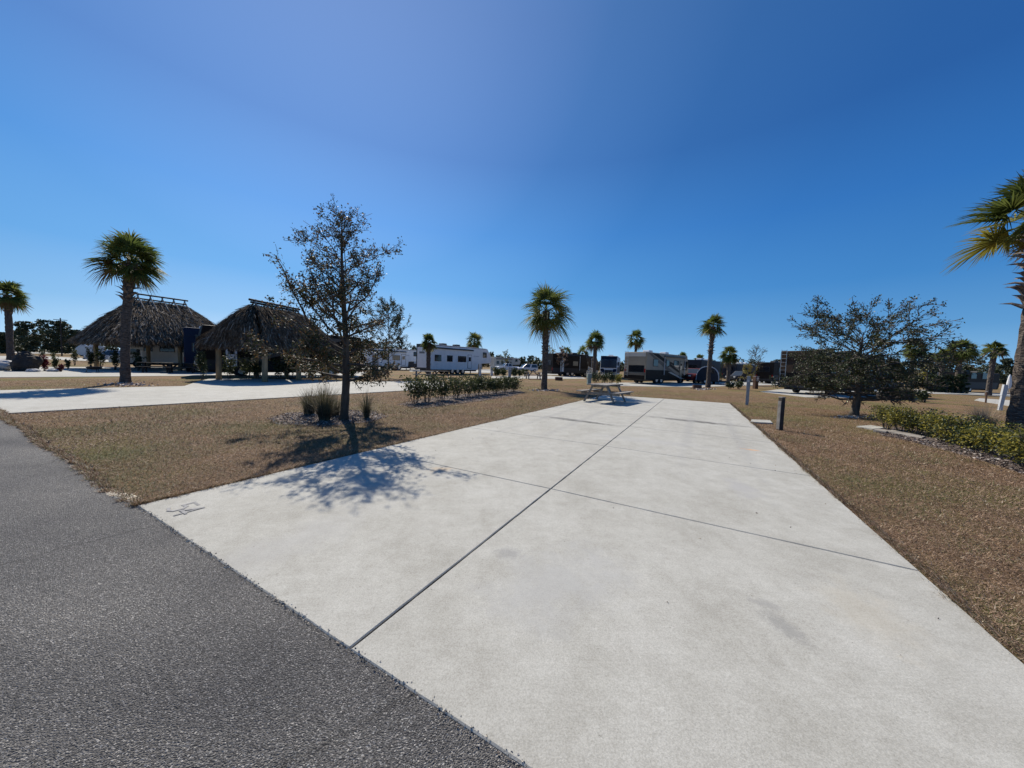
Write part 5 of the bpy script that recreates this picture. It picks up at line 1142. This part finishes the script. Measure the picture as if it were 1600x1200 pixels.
# painted number on the pad
def number():
    h, wd, st_ = .21, .115, .03; mb = MB(); r2 = random.Random(4)
    def strokes(pts, ox):
        for a, b_ in zip(pts[:-1], pts[1:]):
            a = Vector((a[0]*wd + ox, a[1]*h, 0)); b_ = Vector((b_[0]*wd + ox, b_[1]*h, 0)); d = (b_ - a).normalized(); n = Vector((-d.y, d.x, 0)); a -= d*st_*.45; b_ += d*st_*.45; m_ = a.lerp(b_, .5)
            q = [k + n*sg*st_*.5*r2.uniform(.75, 1.1) for k, sg in ((a, -1), (m_, -1), (b_, -1), (b_, 1), (m_, 1), (a, 1))]; mb.add(q, [(0, 1, 4, 5), (1, 2, 3, 4)])
    strokes([(1, 1), (.05, 1), (.05, .58), (.6, .62), (1, .42), (.95, .12), (.55, 0), (0, .08)], -.135)
    strokes([(.72, 0), (.72, 1), (0, .32), (1, .32)], .025)
    me = bpy.data.meshes.new('painted_number'); me.from_pydata([tuple(v) for v in mb.v], [], mb.f); me.materials.append(M['paint_grey'])
    for k, v in enumerate(me.vertices): v.co.z = .0004 * (k // 6)
    q = bpy.data.objects.new('painted_number', me); COL.objects.link(q)
    c = at(290, 798.5); c = c - (L0.lerp(L1, 1) - L0).normalized()*h*.5; q.location = (c.x, c.y, ZP + .003); u = (L1 - L0).normalized(); q.rotation_euler = (0, 0, math.atan2(u.y, u.x) - math.pi/2)
    tag(q, 'faded grey 54 painted on the near left corner of the pad', 'painted number')
number()
def sand_patch():
    P = [at(*p) for p in ((158, 771), (176, 766.5), (200, 770), (222, 778), (219, 791), (205, 788), (184, 782), (168, 778))]; c = sum(P, Vector())/len(P); r2 = random.Random(5); ring = []
    for i in range(len(P)):
        for k in range(8): q = P[i].lerp(P[(i+1) % len(P)], k/8); ring.append(q + (q - c)*r2.uniform(-.14, .14))
    n = len(ring); mid = [c + (q - c)*.7 for q in ring]; mb = MB()
    mb.add([(q.x, q.y, -.004) for q in ring] + [(q.x, q.y, .019 + r2.uniform(-.003, .003)) for q in mid] + [(c.x, c.y, .024)], [(i, (i+1) % n, (i+1) % n + n, i + n) for i in range(n)] + [(i + n, (i+1) % n + n, 2*n) for i in range(n)])
    structure(mb.build('sand_patch', M['sand'], smooth=True))
sand_patch()
for i, (px, py, wx, wy_) in enumerate([(852, 610, 26, 1.6), (195, 601, 40, 3), (1098, 608, 18, 1.2), (1332, 652, 24, 2.2)]):
    b = at(px, py); rg_ = np.random.default_rng(300 + i); k = 260; xy = np.array([at(px + rg_.normal(0, wx*.45), py + rg_.normal(0, wy_*.5))[:2] for _ in range(k)]); C = np.concatenate([xy, np.full((k, 1), .025)], 1)
    V, Fq = leaves(C, [.12, .10, .16, .09][i], rg_, .6, flat=.7); o = mesh_np('bark_chips', V, Fq, [M['chip_pale'], M['mulch_chip']], None, (rg_.random(k) < .35).astype(int)); o['kind'] = 'stuff'

# ------------------------------------------------------------------ the far trees
for i, (px, ty, wpx, l) in enumerate([(6, 520, 40, 'bushy tree behind the stocky palm at the far left'), (45, 503, 34, 'dark round tree right of the stocky palm'), (70, 498, 22, 'airy pine standing between two dark trees far left'), (97, 502, 34, 'dark rounded tree below the power pole'), (84, 516, 30, 'lower bush tree between the pine and the power pole'), (118, 516, 26, 'low tree beside the eave of the far hut'), (28, 517, 30, 'mid green tree just right of the stocky palm trunk')]):
    d = 95 + (i*13) % 30; b = ray(px, 560); b = Vector((b.x, b.y, 0)) * (d / b.y * 1.0); hz = horizon(px)
    H = max(3, top_at(b, px, ty)); blob_tree('background_tree', l, 'tree', b, H, wpx*d/F/2, 220 + i, [M['pine_leaf'], M['far_leaf']], .1 if i != 2 else .55, 2600 if i != 2 else 900, .62, 14, 'trees beyond the left side of the park')
for i, (px, ty, wpx, d, l) in enumerate([(1394, 562, 34, 62, 'dark tree behind the right side of the wide oak'), (1452, 552, 38, 60, 'tall rounded tree behind the thin pale sapling'), (1512, 570, 26, 66, 'low dark tree right of the cypress hedge'), (1572, 560, 30, 68, 'dark pine left of the big palm trunk'), (1600, 566, 30, 72, 'pine at the right edge behind the big palm'), (1122, 572, 24, 80, 'round tree behind the frayed palm trunk'), (1158, 570, 20, 90, 'small tree behind the cream trailer'), (1215, 562, 26, 90, 'tree tops behind the dark trailer')]):
    b = ray(px, 575); b = Vector((b.x, b.y, 0)) * (d / b.y)
    blob_tree('background_tree', l, 'tree', b, max(3, top_at(b, px, ty)), wpx*d/F/2*.85, 240 + i, [M['pine_leaf'], M['far_leaf']], .15, 2600, .34, 14, 'trees beyond the right side of the park')
def power_pole():
    b = ray(97, 560); b = Vector((b.x, b.y, 0)) * (85 / b.y); H = top_at(b, 97, 497); r = empty('power_pole', 'thin wooden power pole above the far left trees', 'power pole', b)
    mb = MB(); mb.cyl((0, 0, 0), (0, 0, H), .14, 8, .10); mb.build('pole', M['dark_wood'], r); mb = MB(); mb.box(-1.1, 1.1, -.06, .06, H - .55, H - .42, Matrix.Rotation(R(40), 4, 'Z')); mb.build('cross_arm', M['dark_wood'], r)
power_pole()
def far_woods():
    rg = np.random.default_rng(9); Cs = []
    for px in np.arange(-160, 1780, 5.5):
        d = 165 + rg.uniform(-20, 25); q = ray(px, 560); b = np.array([q.x, q.y]) * (d / q.y)
        h = np.interp(px, [-160, 0, 130, 500, 560, 650, 760, 850, 1000, 1150, 1300, 1450, 1560, 1640, 1780], [9, 9, 9, 9, 10, 10, 6, 4.5, 5.5, 7, 7, 8, 11, 12, 12]) * rg.uniform(.62, 1.15)
        for k in range(6):
            c = np.array([b[0] + rg.normal(0, 2.2), b[1] + rg.normal(0, 3), h * (.15 + .15*k)]); rad = rg.uniform(.9, 1.9); n = 55
            dd = rg.normal(size=(n, 3)); dd /= np.linalg.norm(dd, axis=1)[:, None]; Cs.append(c + dd * (rad * rg.uniform(.4, 1.1, n) ** .6)[:, None])
    C = np.concatenate(Cs); C = C[C[:, 2] > 0]; V, Fq = leaves(C, .95, rg, .6)
    o = mesh_np('distant_woods', V, Fq, [M['far_leaf'], M['pine_leaf']], None, (rg.random(len(C)) < .35).astype(int)); o['kind'] = 'stuff'
far_woods()

# ------------------------------------------------------------------ grass blades on the near lawn
def inside(P, poly):
    x, y = P[:, 0], P[:, 1]; r = np.zeros(len(P), bool); n = len(poly)
    for i in range(n):
        x1, y1 = poly[i][0], poly[i][1]; x2, y2 = poly[(i+1) % n][0], poly[(i+1) % n][1]
        if y1 == y2: continue
        c = ((y1 > y) != (y2 > y)) & (x < (x2 - x1)*(y - y1)/(y2 - y1) + x1); r ^= c
    return r
def lawn():   # short dormant blades
    rg = np.random.default_rng(77); n = 1500000
    d = np.exp(rg.uniform(math.log(1.2), math.log(30), n)); a = rg.uniform(R(-66), R(66), n); P = np.stack([d*np.sin(a), d*np.cos(a)], 1)
    keep = np.ones(n, bool)
    for q in PADS: keep &= ~inside(P, q)
    P = P[keep]; d = d[keep]; n = len(P)
    from mathutils import noise
    nz = np.array([noise.noise((p[0]*.5, p[1]*.5, 3.1)) + .5*noise.noise((p[0]*1.7, p[1]*1.7, 8.1)) for p in P[::1]])
    az = rg.uniform(0, 6.28, n); el = np.abs(rg.normal(.25, .35, n)); L = rg.uniform(.012, .046, n) * np.clip(d/6, 1, 1.8) * (1 + .5*np.clip(nz, -.5, .5)); W = .0013 * np.clip(d/2.4, 1, 4.5)
    D = np.stack([np.cos(az)*np.cos(el), np.sin(az)*np.cos(el), np.sin(el)], 1); S = np.stack([-np.sin(az), np.cos(az), 0*az], 1)
    b = np.concatenate([P, rg.uniform(-.002, .02, n)[:, None]], 1)
    V = np.stack([b - S*W[:, None], b + S*W[:, None], b + D*L[:, None]], 1).reshape(-1, 3)
    g_ = np.clip(.14 + .8*(nz - .1), .03, .7); 
    for gx, gy, gr in ((1190, 652, 1.3), (1165, 640, 1.2), (40, 678, .9), (130, 715, .7), (215, 750, .5), (1255, 745, .6), (400, 668, 1.0), (860, 648, 1.5)):
        c = at(gx, gy); g_ = np.clip(g_ + .6*np.exp(-((P[:, 0] - c.x)**2 + (P[:, 1] - c.y)**2)/gr**2), 0, .85)
    u = rg.random(n); u2 = rg.random(n)
    mi = np.where(u < g_, 2, np.where(u2 < .46, 0, np.where(u2 < .972, 1, 3)))
    o = mesh_np('lawn_grass', V, np.arange(3*n).reshape(n, 3), [M['blade%d' % i] for i in range(4)], None, mi); o['kind'] = 'stuff'
lawn()
def fringe():
    rg = np.random.default_rng(78); C = []; D = []
    from mathutils import noise
    for a, b_, n in ((L0, L1, 9000), (R0, R1, 12000)):
        u = (b_ - a).normalized(); nr = Vector((-u.y, u.x, 0)); nr = nr if nr.dot((C0 + C1)/2 - a) > 0 else -nr; Ln = (b_ - a).length
        t = rg.random(n) ** 1.6
        for k in range(n):
            p = a + u * Ln * t[k]; z = noise.noise((p.x*1.3, p.y*1.3, 5.)) + .6*noise.noise((p.x*5, p.y*5, 2.))
            off = rg.normal(-.045, .03) + .03*z; L = rg.uniform(.03, .075)*(1 + .6*z)
            C.append(p + nr*off + Vector((0, 0, .012))); d = (nr*rg.uniform(.1, 1.) + u*rg.normal(0, .8)).normalized()*L; D.append(d + Vector((0, 0, rg.uniform(.2, .9)*L)))
    e = [q for q in edge if -14 < (q - A0).dot(ad) < 0]
    for k in range(9000):
        q = e[rg.integers(len(e))]; p = q + an*(rg.normal(.02, .03)) + ad*rg.uniform(-.035, .035); z = noise.noise((p.x*1.5, p.y*1.5, 9.)); L = rg.uniform(.03, .07)*(1 + .6*z)
        C.append(Vector((p.x, p.y, .012))); d = (-an*rg.uniform(-.3, 1.) + ad*rg.normal(0, .7)).normalized()*L; D.append(d + Vector((0, 0, rg.uniform(.3, 1.)*L)))
    C = np.array([c[:] for c in C]); D = np.array([d[:] for d in D]); dist = np.linalg.norm(C[:, :2], axis=1)
    S = np.cross(D, [0, 0, 1.]); S /= np.linalg.norm(S, axis=1)[:, None] + 1e-9; W = (.0017*np.clip(dist/2.4, 1, 4.5))[:, None]
    V = np.stack([C - S*W, C + S*W, C + D], 1).reshape(-1, 3); n = len(C)
    o = mesh_np('lawn_edge_grass', V, np.arange(3*n).reshape(n, 3), [M['blade%d' % i] for i in range(4)], None, rg.choice(4, n, p=[.36, .36, .2, .08])); o['kind'] = 'stuff'
    # crumbs of asphalt and soil along the joint of pad and road, and leaf litter
    n = 1500; t = rg.uniform(-.5, 9.5, n); w_ = rg.normal(.004, .012, n); B = np.array(A0[:2]) + np.outer(t, ad[:2]) + np.outer(w_, an[:2])
    V, Fq = leaves(np.concatenate([B, np.full((n, 1), ZP + .002)], 1), .012, rg, .7, flat=.4); o = mesh_np('asphalt_crumbs', V, Fq, [M['stripe_grey'], M['sand'], M['mulch']], None, rg.choice(3, n, p=[.5, .25, .25])); o['kind'] = 'stuff'
    n = 420; q = rg.random((n, 2)); q[:, 0] **= .7; B = np.array([(L0.lerp(L1, a*.9)).lerp(R0.lerp(R1, a*.9), b_)[:2] for a, b_ in q]); keep = rg.random(n) < np.clip(.16 + np.abs(q[:, 1] - .5)*1.3 - .35*(q[:, 1] > .2)*(q[:, 1] < .8), .08, 1); B = B[keep]; n = len(B)
    V, Fq = leaves(np.concatenate([B, np.full((n, 1), ZP + .005)], 1), .022, rg, .5, flat=.8); V[:, 2] = np.maximum(V[:, 2], ZP + .002); o = mesh_np('leaf_litter', V, Fq, [M['mulch'], M['oak_leaf_brown']], None, rg.integers(0, 2, n)); o['kind'] = 'stuff'
fringe()
